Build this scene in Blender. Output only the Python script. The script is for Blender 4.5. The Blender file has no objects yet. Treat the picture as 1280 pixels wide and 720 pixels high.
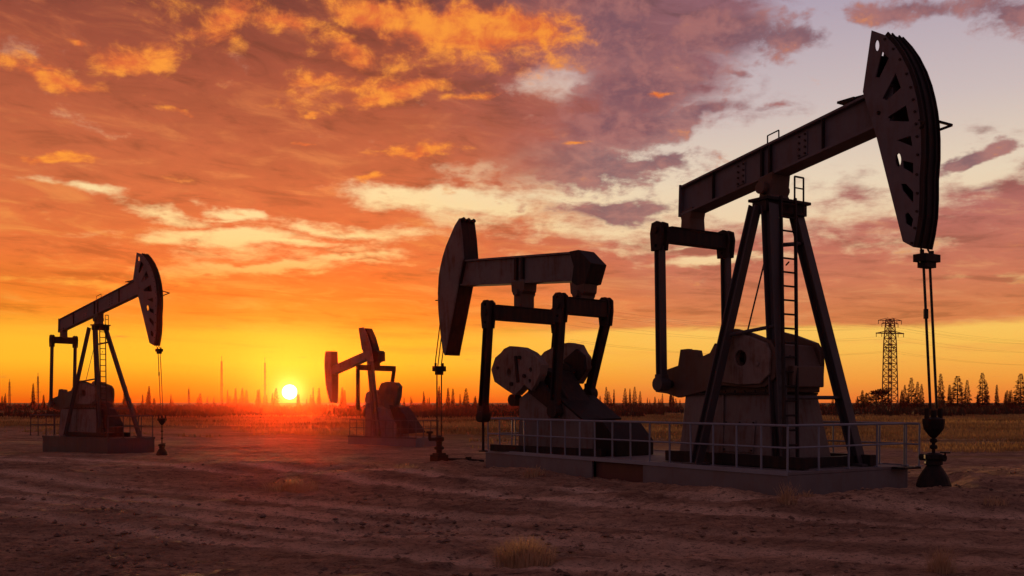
import bpy, bmesh, math, random
import numpy as np
from mathutils import Vector, Matrix
from mathutils.geometry import tessellate_polygon
R = math.radians
random.seed(7); RNG = np.random.default_rng(7)
SC = bpy.context.scene
COL = SC.collection
EYE, FL, CX, HY = 2.0, 1244.44, 640.0, 503.0          # eye height (m), focal length in photo pixels, centre column, horizon row

# ------------------------------------------------------------------ helpers: mesh building
class MB:
    def __init__(s): s.v = []; s.f = []
    def add(s, vs, fs):
        b = len(s.v); s.v += [tuple(p) for p in vs]; s.f += [tuple(b+i for i in f) for f in fs]; return s
    def box(s, c, d, rot=None):
        x, y, z = d[0]/2, d[1]/2, d[2]/2
        vs = [Vector(p) for p in ((-x,-y,-z),(x,-y,-z),(x,y,-z),(-x,y,-z),(-x,-y,z),(x,-y,z),(x,y,z),(-x,y,z))]
        if rot is not None: vs = [rot @ p for p in vs]
        c = Vector(c)
        return s.add([p+c for p in vs], [(3,2,1,0),(4,5,6,7),(0,1,5,4),(1,2,6,5),(2,3,7,6),(3,0,4,7)])
    def bar(s, p0, p1, w, h, side=(0,1,0), w2=None, h2=None):
        """rectangular bar; w along 'side', h across"""
        p0, p1 = Vector(p0), Vector(p1); d = (p1-p0).normalized()
        a = Vector(side); a = (a - d*a.dot(d)).normalized(); b = d.cross(a)
        w2 = w2 or w; h2 = h2 or h
        vs = [p0+a*sx*w/2+b*sy*h/2 for sx, sy in ((-1,-1),(1,-1),(1,1),(-1,1))] + [p1+a*sx*w2/2+b*sy*h2/2 for sx, sy in ((-1,-1),(1,-1),(1,1),(-1,1))]
        return s.add(vs, [(3,2,1,0),(4,5,6,7),(0,1,5,4),(1,2,6,5),(2,3,7,6),(3,0,4,7)])
    def ibar(s, p0, p1, w, h, t=.03, side=(0,1,0)):
        """I-section bar: two flanges (width w along side) held h apart by a web"""
        p0, p1 = Vector(p0), Vector(p1); d = (p1-p0).normalized()
        a = Vector(side); a = (a - d*a.dot(d)).normalized(); b = d.cross(a)
        s.bar(p0+b*(h/2-t/2), p1+b*(h/2-t/2), w, t, side); s.bar(p0-b*(h/2-t/2), p1-b*(h/2-t/2), w, t, side)
        return s.bar(p0, p1, t, h-2*t-.004, side)
    def tube(s, p0, p1, r, n=8, r2=None):
        p0, p1 = Vector(p0), Vector(p1); d = (p1-p0).normalized()
        a = Vector((0,0,1)) if abs(d.z) < .9 else Vector((1,0,0)); a = (a-d*a.dot(d)).normalized(); b = d.cross(a)
        r2 = r if r2 is None else r2
        vs = [p0+(a*math.cos(2*math.pi*i/n)+b*math.sin(2*math.pi*i/n))*r for i in range(n)] + [p1+(a*math.cos(2*math.pi*i/n)+b*math.sin(2*math.pi*i/n))*r2 for i in range(n)]
        fs = [(i,(i+1)%n,n+(i+1)%n,n+i) for i in range(n)] + [tuple(range(n))[::-1], tuple(range(n,2*n))]
        return s.add(vs, fs)
    def path(s, pts, r, n=6):
        for a, b in zip(pts[:-1], pts[1:]): s.tube(a, b, r, n)
        return s
    def lathe(s, prof, c=(0,0,0), n=20):
        c = Vector(c); vs = []; fs = []
        for r, z in prof:
            vs += [c+Vector((r*math.cos(2*math.pi*i/n), r*math.sin(2*math.pi*i/n), z)) for i in range(n)]
        for k in range(len(prof)-1):
            fs += [(k*n+i, k*n+(i+1)%n, (k+1)*n+(i+1)%n, (k+1)*n+i) for i in range(n)]
        fs += [tuple(range(n))[::-1], tuple(range((len(prof)-1)*n, len(prof)*n))]
        return s.add(vs, fs)
    def prism(s, poly, y0, y1, holes=()):
        """side-view polygon (x,z) with holes, from y0 to y1"""
        loops = [list(poly)] + [list(h) for h in holes]
        flat = [p for l in loops for p in l]; n = len(flat)
        tri = tessellate_polygon([[Vector((p[0], p[1], 0)) for p in l] for l in loops])
        vs = [(p[0], y0, p[1]) for p in flat] + [(p[0], y1, p[1]) for p in flat]
        fs = []
        for t in tri:
            t = tuple(t)
            fs += [t, tuple(i+n for i in t)[::-1]]
        o = 0
        for l in loops:
            m = len(l)
            fs += [(o+i, o+(i+1)%m, n+o+(i+1)%m, n+o+i) for i in range(m)]; o += m
        return s.add(vs, fs)
    def hexa(s, a, b):
        """solid between two quads a, b (same winding)"""
        return s.add(list(a)+list(b), [(3,2,1,0),(4,5,6,7),(0,1,5,4),(1,2,6,5),(2,3,7,6),(3,0,4,7)])
    def build(s, name, mat, parent=None, bevel=0, smooth=False):
        me = bpy.data.meshes.new(name); me.from_pydata(s.v, [], s.f); me.validate()
        bm = bmesh.new(); bm.from_mesh(me); bmesh.ops.recalc_face_normals(bm, faces=bm.faces); bm.to_mesh(me); bm.free()
        if mat: me.materials.append(mat)
        if smooth: me.polygons.foreach_set('use_smooth', [True]*len(me.polygons))
        o = bpy.data.objects.new(name, me); COL.objects.link(o)
        if parent: o.parent = parent
        if bevel:
            m = o.modifiers.new('bevel', 'BEVEL'); m.width = bevel; m.segments = 2; m.limit_method = 'ANGLE'; m.angle_limit = R(40)
        return o

def tag(o, label=None, cat=None, group=None, kind=None):
    for k, v in (('label', label), ('category', cat), ('group', group), ('kind', kind)):
        if v: o[k] = v
    return o
def empty(name, loc, rz=0, label=None, cat=None, group=None):
    o = bpy.data.objects.new(name, None); COL.objects.link(o); o.location = loc; o.rotation_euler = (0,0,rz); o.empty_display_size = .3
    return tag(o, label, cat, group)
def ell(cx, cy, rx, ry, n=14): return [(cx+rx*math.cos(2*math.pi*i/n), cy+ry*math.sin(2*math.pi*i/n)) for i in range(n)]

class Frame:
    """local frame of a pump: x along the walking beam towards the horse head, z up; reads measurements off the photo onto its own vertical planes"""
    def __init__(s, ox, oy, oz, ux, uy):
        l = math.hypot(ux, uy); s.O = (ox, oy, oz); s.u = (ux/l, uy/l); s.v = (-uy/l, ux/l); s.yaw = math.atan2(uy, ux)
    def side(s, px, py, y):
        r = (px-CX)/FL; X0 = s.O[0]+y*s.v[0]; Y0 = s.O[1]+y*s.v[1]
        x = (r*Y0-X0)/(s.u[0]-r*s.u[1]); Y = Y0+x*s.u[1]
        return (x, EYE+(HY-py)/FL*Y-s.O[2])
    def cross(s, px, py, x):
        r = (px-CX)/FL; X0 = s.O[0]+x*s.u[0]; Y0 = s.O[1]+x*s.u[1]
        y = (r*Y0-X0)/(s.v[0]-r*s.v[1]); Y = Y0+y*s.v[1]
        return (y, EYE+(HY-py)/FL*Y-s.O[2])
    def w(s, x, y, z=0): return (s.O[0]+x*s.u[0]+y*s.v[0], s.O[1]+x*s.u[1]+y*s.v[1], s.O[2]+z)
    def loc(s, X, Y):
        dx, dy = X-s.O[0], Y-s.O[1]; return (dx*s.u[0]+dy*s.u[1], dx*s.v[0]+dy*s.v[1])

# ------------------------------------------------------------------ materials
def nodes_of(m):
    m.use_nodes = True; nt = m.node_tree; nt.nodes.clear(); return nt
def mat_steel(name, base, rust=(.09,.035,.018), amount=.5, rough=.55, metal=0.0, scale=1.6):
    m = bpy.data.materials.new(name); nt = nodes_of(m); N = nt.nodes.new; L = nt.links.new
    out = N('ShaderNodeOutputMaterial'); b = N('ShaderNodeBsdfPrincipled'); L(b.outputs[0], out.inputs[0])
    tc = N('ShaderNodeTexCoord')
    n1 = N('ShaderNodeTexNoise'); n1.inputs['Scale'].default_value = scale; n1.inputs['Detail'].default_value = 8; n1.inputs['Roughness'].default_value = .65
    mp = N('ShaderNodeMapping'); mp.inputs['Scale'].default_value = (5,5,.7)
    n2 = N('ShaderNodeTexNoise'); n2.inputs['Scale'].default_value = scale; n2.inputs['Detail'].default_value = 6
    L(tc.outputs['Object'], n1.inputs['Vector']); L(tc.outputs['Object'], mp.inputs[0]); L(mp.outputs[0], n2.inputs['Vector'])
    mul = N('ShaderNodeMath'); mul.operation = 'MULTIPLY'; L(n1.outputs[0], mul.inputs[0]); L(n2.outputs[0], mul.inputs[1])
    rp = N('ShaderNodeValToRGB'); rp.color_ramp.elements[0].position = .21; rp.color_ramp.elements[1].position = .37
    rp.color_ramp.elements[0].color = (0,0,0,1); rp.color_ramp.elements[1].color = (amount,)*3+(1,)
    L(mul.outputs[0], rp.inputs[0])
    var = N('ShaderNodeMix'); var.data_type = 'RGBA'; L(n2.outputs[0], var.inputs[0])
    var.inputs[6].default_value = tuple(c*.7 for c in base)+(1,); var.inputs[7].default_value = tuple(min(1,c*1.25) for c in base)+(1,)
    mx = N('ShaderNodeMix'); mx.data_type = 'RGBA'; L(rp.outputs[0], mx.inputs[0]); L(var.outputs[2], mx.inputs[6]); mx.inputs[7].default_value = rust+(1,)
    L(mx.outputs[2], b.inputs['Base Color'])
    rr = N('ShaderNodeMapRange'); rr.inputs[3].default_value = rough-.1; rr.inputs[4].default_value = rough+.25; L(n1.outputs[0], rr.inputs[0]); L(rr.outputs[0], b.inputs['Roughness'])
    b.inputs['Metallic'].default_value = metal; b.inputs['Specular IOR Level'].default_value = .15 if max(base) < .04 else .4
    n3 = N('ShaderNodeTexNoise'); n3.inputs['Scale'].default_value = 35; n3.inputs['Detail'].default_value = 4; L(tc.outputs['Object'], n3.inputs['Vector'])
    bp = N('ShaderNodeBump'); bp.inputs['Strength'].default_value = .15; bp.inputs['Distance'].default_value = .01; L(n3.outputs[0], bp.inputs['Height']); L(bp.outputs[0], b.inputs['Normal'])
    return m
M = {
 'beam':  mat_steel('beam_paint', (.125,.108,.122), amount=.5),
 'dark':  mat_steel('dark_steel', (.020,.016,.018), amount=.35),
 'leg':   mat_steel('leg_paint', (.055,.048,.055), amount=.4),
 'rust':  mat_steel('rusty_steel', (.105,.062,.048), amount=.8),
 'panel': mat_steel('panel_paint', (.16,.13,.125), amount=.75, rough=.65),
 'skirt': mat_steel('skirt_paint', (.16,.143,.15), rust=(.12,.07,.05), amount=.45, rough=.7),
 'weight': mat_steel('weathered_weight', (.21,.155,.135), rust=(.11,.05,.03), amount=.85, rough=.75, scale=2.2),
 'red':   mat_steel('red_panel_paint', (.10,.035,.03), amount=.5),
 'rail':  mat_steel('rail_paint', (.20,.225,.285), amount=.25, rough=.4),
 'cable': mat_steel('greasy_cable', (.02,.018,.018), amount=.2, rough=.4),
 'iron':  mat_steel('wellhead_iron', (.012,.010,.011), amount=.15),
}
def mat_simple(name, c1, c2, scale=6, rough=.9, trans=0):
    m = bpy.data.materials.new(name); nt = nodes_of(m); N = nt.nodes.new; L = nt.links.new
    out = N('ShaderNodeOutputMaterial'); b = N('ShaderNodeBsdfPrincipled')
    tc = N('ShaderNodeTexCoord'); n = N('ShaderNodeTexNoise'); n.inputs['Scale'].default_value = scale; n.inputs['Detail'].default_value = 5
    L(tc.outputs['Object'], n.inputs['Vector'])
    mx = N('ShaderNodeMix'); mx.data_type = 'RGBA'; mr = N('ShaderNodeMapRange'); mr.inputs[1].default_value = .3; mr.inputs[2].default_value = .7
    L(n.outputs[0], mr.inputs[0]); L(mr.outputs[0], mx.inputs[0]); mx.inputs[6].default_value = c1+(1,); mx.inputs[7].default_value = c2+(1,)
    L(mx.outputs[2], b.inputs['Base Color']); b.inputs['Roughness'].default_value = rough
    if trans:
        t = N('ShaderNodeBsdfTranslucent'); L(mx.outputs[2], t.inputs[0]); ms = N('ShaderNodeMixShader'); ms.inputs[0].default_value = trans
        L(b.outputs[0], ms.inputs[1]); L(t.outputs[0], ms.inputs[2]); L(ms.outputs[0], out.inputs[0])
    else: L(b.outputs[0], out.inputs[0])
    return m
M['straw'] = mat_simple('dry_grass', (.36,.23,.13), (.62,.43,.26), 3, .8, .35)
M['field'] = mat_simple('field_grass', (.12,.065,.028), (.60,.39,.15), .07, .85, .4)
M['scrub'] = mat_simple('scrub_leaves', (.03,.018,.012), (.07,.04,.022), .3, .9, .15)
M['needle'] = mat_simple('haze_browned_needles', (.045,.022,.014), (.11,.055,.03), .6, .9, .1)  # needle colour turned brown to paint in the haze over the far trees
M['bark'] = mat_simple('bark', (.03,.02,.015), (.06,.04,.03), 4)
M['clod'] = mat_simple('clod_soil', (.07,.04,.028), (.36,.22,.145), 3)
M['lattice'] = mat_steel('haze_tinted_lattice', (.17,.085,.055), amount=.3)  # pylon and mast steel, distance haze painted into its brown base colour

# ------------------------------------------------------------------ frames of the four pumps and the long platform
FA = Frame(6.31, 24.16, 0, .559, -.829)
FB = Frame(.424, 31.17, 0, -.682, .731)
FC = Frame(-19.27, 46.5, -.22, .78, -.62)
FD = Frame(-7.75, 55.5, -.28, -.80, .60)
DECK = .50                      # deck height of the long platform
PX0, PX1, PY0, PY1 = -9.9, 2.14, -1.94, 2.3   # long platform in FA's frame

# ------------------------------------------------------------------ terrain
def vnoise(x, y, seed=0):
    xi = np.floor(x).astype(np.int64); yi = np.floor(y).astype(np.int64); fx = x-xi; fy = y-yi
    fx = fx*fx*fx*(fx*(fx*6-15)+10); fy = fy*fy*fy*(fy*(fy*6-15)+10)
    def h(a, b):
        n = (a*374761393 + b*668265263 + seed*974634777) & 0xffffffff
        n = ((n ^ (n >> 13))*1274126177) & 0xffffffff
        return ((n ^ (n >> 16)) & 0xffff)/65535.0
    return (h(xi,yi)*(1-fx)+h(xi+1,yi)*fx)*(1-fy)+(h(xi,yi+1)*(1-fx)+h(xi+1,yi+1)*fx)*fy
def fbm(x, y, oct=4, seed=0, gain=.5):
    t = 0; a = 1; s = 0
    for i in range(oct): t = t+a*(vnoise(x*2**i+17.3*i, y*2**i-9.1*i, seed+i)-.5)*2; s += a; a *= gain
    return t/s
def sst(a, b, x): t = np.clip((x-a)/(b-a), 0, 1); return t*t*(3-2*t)
TRACKS = [  # centre lines of wheel tracks on the dirt (metres)
 [(-26,33),(-18,28.5),(-12.6,25.2),(-5.4,19.9),(0,16.4),(3.2,14.2),(9,12.4),(20,11)],
 [(-24,24),(-15,22.5),(-9,19),(-3.5,15.2),(1,12.8),(6,11.2),(16,9.6)],
 [(-30,40),(-14,34),(-6,27.5),(-1,23.2),(4,18.8),(9,16.6),(16,15.6),(30,15)],
]
def polydist(x, y, pts):
    # smooth the poly-line with a Catmull-Rom then take the distance to it
    P = [np.array(p, float) for p in pts]; P = [2*P[0]-P[1]]+P+[2*P[-1]-P[-2]]; q = []
    for i in range(1, len(P)-2):
        for t in np.linspace(0, 1, 9)[:-1]:
            q.append(.5*((2*P[i])+(-P[i-1]+P[i+1])*t+(2*P[i-1]-5*P[i]+4*P[i+1]-P[i+2])*t*t+(-P[i-1]+3*P[i]-3*P[i+1]+P[i+2])*t**3))
    q.append(P[-2]); d = np.full(x.shape, 99.0); m = (y > 5) & (y < 60) & (np.abs(x) < 45)
    xm, ym = x[m], y[m]
    if xm.size:
        dm = np.full(xm.shape, 99.0)
        for a, b in zip(q[:-1], q[1:]):
            v = b-a; t = np.clip(((xm-a[0])*v[0]+(ym-a[1])*v[1])/(v@v), 0, 1)
            dm = np.minimum(dm, (xm-a[0]-t*v[0])**2+(ym-a[1]-t*v[1])**2)
        d[m] = np.sqrt(dm)
    return d
BUMPS = [  # x, y, rx, ry, height: heaps of soil
 (-2.6,26.5,3.2,1.6,.22), (-5.0,25.2,1.8,.9,.14), (3.2,20.2,2.2,.8,.20), (1.0,22.2,1.8,.7,.16), (8.9,19.6,2.2,1.0,.24), (12.5,22.5,4.0,2.6,.25),
 (16.5,26,5,3,.30), (-13,27,4,1.5,.12), (5.4,18.4,1.7,.6,.20), (7.2,18.6,1.1,.5,.17), (-1.2,24.0,1.6,.7,.15), (10.6,18.6,1.4,.6,.15), (-8,31,4,1.6,.15), (-20,36,6,2,.15), (2.2,12.2,1.6,.5,.06), (1.2,14.0,2.4,.5,.07)]
def height(x, y, fine=True):
    x = np.asarray(x, float); y = np.asarray(y, float)
    near = 1-sst(60, 160, np.hypot(x, y))
    z = -.30*sst(27, 42, y+.15*x) - .05*sst(60, 300, y)
    for bx, by, rx, ry, h in BUMPS:
        wx = x+.5*fbm(x*.7, y*.7, 2, 5); wy = y+.4*fbm(x*.7, y*.7, 2, 9)
        z = z+h*np.exp(-(((wx-bx)/rx)**2+((wy-by)/ry)**2))
    lx = (x-FA.O[0])*FA.u[0]+(y-FA.O[1])*FA.u[1]; ly = (x-FA.O[0])*FA.v[0]+(y-FA.O[1])*FA.v[1]
    dx = np.maximum(np.maximum(PX0-lx, lx-PX1), 0); dy = np.maximum(np.maximum(PY0-ly, ly-PY1), 0); d = np.hypot(dx, dy)
    w = d+.35*fbm(x*.9, y*.9, 3, 21)
    z = z+near*(.12*fbm(x*.11, y*.16, 3, 3)+.025*fbm(x*.5, y*.6, 3, 4))
    flat = np.exp(-(d/1.3)**2); z = z*(1-flat)+(-.03-.05*sst(0, 2, lx))*flat
    z = z+.13*np.exp(-((w-1.55)/.6)**2)*np.clip(1+.9*fbm(x*.5, y*.5, 2, 31), 0, 2)
    z = z+(1-near)*.5*fbm(x*.01, y*.01, 3, 8)*sst(150, 500, np.hypot(x,y))
    if fine:
        far = 1-sst(30, 60, y)
        rut = 0
        for i, t in enumerate(TRACKS):
            dd = polydist(x, y, t)+.10*fbm(x*.6, y*.6, 2, 40+i)
            rut = rut-.04*np.exp(-((np.abs(dd-.85))/.24)**2)+.02*np.exp(-((np.abs(dd-1.30))/.22)**2)
        for i, t in enumerate(TRACKS):
            dd = polydist(x, y, t); rut = rut-.022*sst(.56, .80, vnoise(dd*5.5+1.4*fbm(x*.5, y*.5, 3, 160), x*.2+y*.08, 150+i))*np.exp(-(dd/1.7)**2)*sst(-.15,.35,fbm(x*.16,y*.22,3,170+i))
        z = z+far*rut*np.clip(.75+.8*fbm(x*.35, y*.35, 2, 50), 0, 1.4)
        z = z+far*(.04*fbm(x*1.9, y*1.6, 4, 60, .65)+.055*fbm(x*4.3, y*4.3, 3, 70, .75))
    return z
def hz(x, y): return float(height(np.array([x]), np.array([y]), y < 60)[0])

def spaced(a0, d0, grow, lim):
    out = [a0]; d = d0
    while out[-1] < lim: out.append(out[-1]+d); d *= grow
    return out
def make_ground():
    xp = list(np.arange(0, 9, .075)); xp = xp+spaced(xp[-1]+.075, .078, 1.022, 5000)
    xs = np.array([-v for v in xp[:0:-1]]+xp)
    ys = [-v for v in spaced(-5.0, .5, 1.5, 1500)][::-1]+spaced(5.05, .045, 1.0085, 5000)
    ys = np.array(ys)
    X, Y = np.meshgrid(xs, ys); Z = height(X, Y)
    # leave a pit under the platform so that soil does not cut its deck
    nx, ny = len(xs), len(ys)
    co = np.stack([X, Y, Z], -1).reshape(-1, 3)
    i = np.arange(nx*ny).reshape(ny, nx)
    q = np.stack([i[:-1,:-1], i[:-1,1:], i[1:,1:], i[1:,:-1]], -1).reshape(-1, 4)
    me = bpy.data.meshes.new('ground'); me.vertices.add(len(co)); me.vertices.foreach_set('co', co.ravel().astype(np.float32))
    me.loops.add(q.size); me.loops.foreach_set('vertex_index', q.ravel().astype(np.int32))
    me.polygons.add(len(q)); me.polygons.foreach_set('loop_start', (np.arange(len(q))*4).astype(np.int32))
    me.update(calc_edges=True); me.polygons.foreach_set('use_smooth', np.ones(len(q), bool))
    tr = np.zeros(X.shape)
    for k, t in enumerate(TRACKS):
        dd = polydist(X, Y, t)
        tr = np.maximum(tr, np.exp(-((np.abs(dd-.85-.12*fbm(X*.4, Y*.4, 2, 85+k)))/.33)**2)*np.clip(1.0+.9*fbm(X*.3, Y*.3, 3, 80+k), 0, 1))
    tr *= 1-sst(35, 55, Y)
    for k, t in enumerate(TRACKS):
        dd = polydist(X, Y, t); st_ = vnoise(dd*5.5+1.4*fbm(X*.5, Y*.5, 3, 160), X*.2+Y*.08, 150+k)
        tr = np.maximum(tr, .85*sst(.56, .80, st_)*np.exp(-(dd/1.7)**2)*(1-sst(35,55,Y))*sst(-.15,.35,fbm(X*.16,Y*.22,3,170+k)))
    edge = Y+.62*X+7*fbm(X*.05, Y*.08, 4, 90)
    fld = sst(58, 70, edge)+.8*sst(.2, .55, fbm(X*.09, Y*.2, 4, 95))*sst(44, 56, edge)
    fld = np.clip(fld, 0, 1)
    scr = sst(130, 200, Y+18*fbm(X*.02, Y*.03, 3, 97))
    pale = np.exp(-(((X-30)/20)**2+((Y-56)/17)**2))*sst(-.3,.25,fbm(X*.05,Y*.16,4,99))+.5*np.exp(-(((X+24)/30)**2+((Y-80)/14)**2))*sst(-.2,.4,fbm(X*.05,Y*.14,4,199))
    pale = np.clip(pale, 0, 1)
    att = me.color_attributes.new('zones', 'FLOAT_COLOR', 'POINT')
    att.data.foreach_set('color', np.stack([tr, fld, scr, pale], -1).reshape(-1).astype(np.float32))
    m = bpy.data.materials.new('dirt'); nt = nodes_of(m); N = nt.nodes.new; L = nt.links.new
    out = N('ShaderNodeOutputMaterial'); b = N('ShaderNodeBsdfPrincipled'); L(b.outputs[0], out.inputs[0]); b.inputs['Roughness'].default_value = .95
    b.inputs['Specular IOR Level'].default_value = .15
    tc = N('ShaderNodeTexCoord'); at = N('ShaderNodeAttribute'); at.attribute_name = 'zones'; sep = N('ShaderNodeSeparateColor'); L(at.outputs['Color'], sep.inputs[0])
    def noise(sc, det, rough=.6, stretch=(1,1,1)):
        mp = N('ShaderNodeMapping'); mp.inputs['Scale'].default_value = stretch; L(tc.outputs['Object'], mp.inputs[0])
        n = N('ShaderNodeTexNoise'); n.inputs['Scale'].default_value = sc; n.inputs['Detail'].default_value = det; n.inputs['Roughness'].default_value = rough
        L(mp.outputs[0], n.inputs['Vector']); return n
    def ramp(src, p0, p1):
        r = N('ShaderNodeMapRange'); r.inputs[1].default_value = p0; r.inputs[2].default_value = p1; L(src, r.inputs[0]); return r.outputs[0]
    def mix(fac, a, c):
        x = N('ShaderNodeMix'); x.data_type = 'RGBA'
        L(fac, x.inputs[0])
        for s, v in ((6, a), (7, c)):
            if isinstance(v, tuple): x.inputs[s].default_value = v+(1,)
            else: L(v, x.inputs[s])
        return x.outputs[2]
    big = noise(.30, 6, .65, (1,1.5,1)); mid = noise(2.2, 7, .7, (1,1.5,1)); fine = noise(22, 6, .75)
    dirt = mix(ramp(big.outputs[0], .35, .65), (.28,.16,.098), (.66,.41,.26))
    dirt = mix(ramp(mid.outputs[0], .42, .68), dirt, (.15,.082,.052))
    dirt = mix(sep.outputs[0], dirt, (.85,.58,.40))
    sp = N('ShaderNodeTexVoronoi'); sp.inputs['Scale'].default_value = 9; L(tc.outputs['Object'], sp.inputs['Vector'])
    dirt = mix(ramp(fine.outputs[0], .52, .70), dirt, (.055,.035,.03))
    coarse = noise(7, 6, .75, (1,1.4,1)); dirt = mix(ramp(coarse.outputs[0], .54, .66), dirt, (.075,.045,.036))
    dirt = mix(ramp(coarse.outputs[0], .42, .30), dirt, (.58,.36,.23))
    grn = noise(.22, 6, .65, (1,2.5,1)); grn2 = noise(3, 5, .7)
    grass = mix(ramp(grn.outputs[0], .38, .62), (.10,.055,.026), (.36,.22,.09))
    grass = mix(ramp(grn2.outputs[0], .5, .75), grass, (.10,.06,.03))
    grass = mix(at.outputs['Alpha'], grass, (.46,.29,.11))
    colr = mix(sep.outputs[1], dirt, grass)
    scn = noise(.05, 6, .7, (1,2,1)); scrub = mix(ramp(scn.outputs[0], .40, .62), (.035,.022,.014), (.15,.09,.04))
    colr = mix(sep.outputs[2], colr, scrub)
    L(colr, b.inputs['Base Color'])
    add = N('ShaderNodeMath'); add.operation = 'MULTIPLY_ADD'; L(mid.outputs[0], add.inputs[0]); add.inputs[1].default_value = 2.5; L(fine.outputs[0], add.inputs[2])
    bp = N('ShaderNodeBump'); bp.inputs['Strength'].default_value = 1.0; bp.inputs['Distance'].default_value = .05; L(add.outputs[0], bp.inputs['Height']); L(bp.outputs[0], b.inputs['Normal'])
    me.materials.append(m)
    o = bpy.data.objects.new('ground', me); COL.objects.link(o); tag(o, kind='structure'); return o
make_ground()

# ------------------------------------------------------------------ pump with tripod post, ladder and slotted horse head (near right, far left)
def post_pump(fr, m, k, label, group, deck, gear='big', lat=1.0, far_foot=1074):
    root = empty('pump_jack', fr.O, fr.yaw, label, 'pump jack', group)
    S = lambda px, py, y: fr.side(*m(px, py), y*k*lat)
    def C(px, py, x): y, z = fr.cross(*m(px, py), x); return (y/lat, z)
    def P(px, py, y): x, z = S(px, py, y); return Vector((x, y*k, z))
    # walking beam: I-section along the traced edges
    t0, t1 = S(851,232,-.27), S(1112,103,-.27); b0, b1 = S(850,270,-.27), S(1112,151,-.27)
    def lerp(a, b, t): return (a[0]+(b[0]-a[0])*t, a[1]+(b[1]-a[1])*t)
    th = .06*k; w = .27*k
    mb = MB()
    mb.prism([t0, t1, (t1[0], t1[1]-th), (t0[0], t0[1]-th)], -w, w)
    mb.prism([(b0[0], b0[1]+th), (b1[0], b1[1]+th), b1, b0], -w, w)
    e = .004
    mb.prism([(t0[0], t0[1]-th-e), (t1[0], t1[1]-th-e), (b1[0], b1[1]+th+e), (b0[0], b0[1]+th+e)], -.15*k, .15*k)
    beam = mb.build('walking_beam', M['beam'], root, .008)
    for f in (.435, .475, .72, .18):
        a, c = lerp(t0, t1, f), lerp(b0, b1, f)
        for s in (-1, 1): MB().box(((a[0]+c[0])/2, s*.205*k, (a[1]+c[1])/2), ((.05 if f in (.435,.475) else .025)*k, .09*k, abs(a[1]-c[1])-2*th-.01)).build('stiffener', M['dark'], beam)
    ep = MB(); ep.prism([(t0[0]-.05*k, t0[1]+.02), (t0[0]-.005, t0[1]+.02), (b0[0]-.005, b0[1]-.02), (b0[0]-.05*k, b0[1]-.02)], -.29*k, .29*k); ep.build('end_plate', M['beam'], beam)
    hd = MB()
    h0, h1 = lerp(t0, t1, .455), lerp(t0, t1, .51)
    hd.path([(h0[0], -w*.6, h0[1]), (h0[0], -w*.6, h0[1]+.22*k), (h1[0], -w*.6, h1[1]+.22*k), (h1[0], -w*.6, h1[1])], .018*k, 6); hd.build('grab_handle', M['dark'], beam); hd = MB()
    c0, c1 = lerp(t0, t1, .80), lerp(t0, t1, .88)
    hd.box((c0[0]+.05*k, 0, c0[1]+.16*k), (.45*k, .3*k, .05*k)); hd.bar((c0[0]+.15*k, 0, c0[1]+.15*k), (c1[0], 0, c1[1]+.06*k), .2*k, .08*k)
    hd.build('lifting_bracket', M['dark'], beam)
    # horse head
    yn = -.26
    poly = [(1090,38),(1107,44),(1118,56),(1127,69),(1136,87),(1142,104),(1146,120),(1149,136),(1151,153),(1152,171),(1152,196),(1150,222),(1150,246),(1149,269),(1146,290),(1142,309),(1129,302),(1096,171),(1079,115)]
    holes = [ell(1096.7,57,2.9,7), [(1103,64),(1111.5,73),(1100,97),(1095,97)], [(1120,92),(1126.7,110),(1109,125.5),(1104,123)],
             [(1133,132),(1137,152),(1113,151.5),(1110.5,146.5)], ell(1099,141.5,2.6,2.8), [(1122,175.5),(1139,170),(1141,183)],
             ell(1123.5,200,3.6,8.5), [(1129,201),(1142,204),(1142,217),(1130,210)], [(1127,230),(1133,230),(1142,240),(1142,254),(1129,238)],
             [(1132,268),(1135.5,265.5),(1142,274),(1140,284),(1133,279)]]
    pl = [S(a, b, yn) for a, b in poly]; hl = [[S(a, b, yn) for a, b in h] for h in holes]
    head = MB().prism(pl, (yn-.02)*k, (yn+.02)*k, hl).build('horse_head', M['beam'], root, .006)
    thr = [[S(a, b, .26) for a, b in holes[6]]]
    MB().prism(pl, .24*k, .28*k, thr).build('far_side_plate', M['dark'], head)
    bolt = MB().tube((0, -.03*k, 0), (0, .0, 0), .028*k, 6)
    me_b = None
    def bolts(pts, y, parent):
        nonlocal me_b
        for x_, z_ in pts:
            if me_b is None: o = bolt.build('bolt', M['dark'], parent); me_b = o.data
            else: o = bpy.data.objects.new('bolt', me_b); COL.objects.link(o); o.parent = parent
            o.location = (x_, y, z_)
    nb_ = [Vector(p) for p in pl[1:16]]; cen = Vector(S(1110,170,yn))
    bolts([tuple(p+(cen-p).normalized()*.09*k) for p in nb_], (yn-.02)*k, head)
    for f in (.30, .60):
        a_, c_ = lerp(t0, t1, f), lerp(b0, b1, f); a2, c2 = lerp(t0, t1, f+.045), lerp(b0, b1, f+.045)
        q1, q2, q3, q4 = lerp(a_, c_, .16), lerp(a2, c2, .16), lerp(a2, c2, .84), lerp(a_, c_, .84)
        sp_ = MB().prism([q1, q2, q3, q4], -.172*k, -.152*k).build('splice_plate', M['beam'], beam, .004)
        bolts([lerp(lerp(q1, q2, u_), lerp(q4, q3, u_), v_) for u_ in (.2,.8) for v_ in (.1,.37,.63,.9)], -.172*k, sp_)
    arc = pl[1:16]
    def offs(p, d):
        q = []
        for i in range(len(p)):
            a = Vector(p[max(i-1,0)]); b = Vector(p[min(i+1,len(p)-1)]); t = (b-a).normalized(); q.append((p[i][0]-t.y*d, p[i][1]+t.x*d))
        return q
    o1, o2 = offs(arc, .05*k), offs(arc, -.03*k)
    MB().prism(o1+o2[::-1], -.235*k, .235*k).build('arc_face', M['dark'], head)
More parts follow.
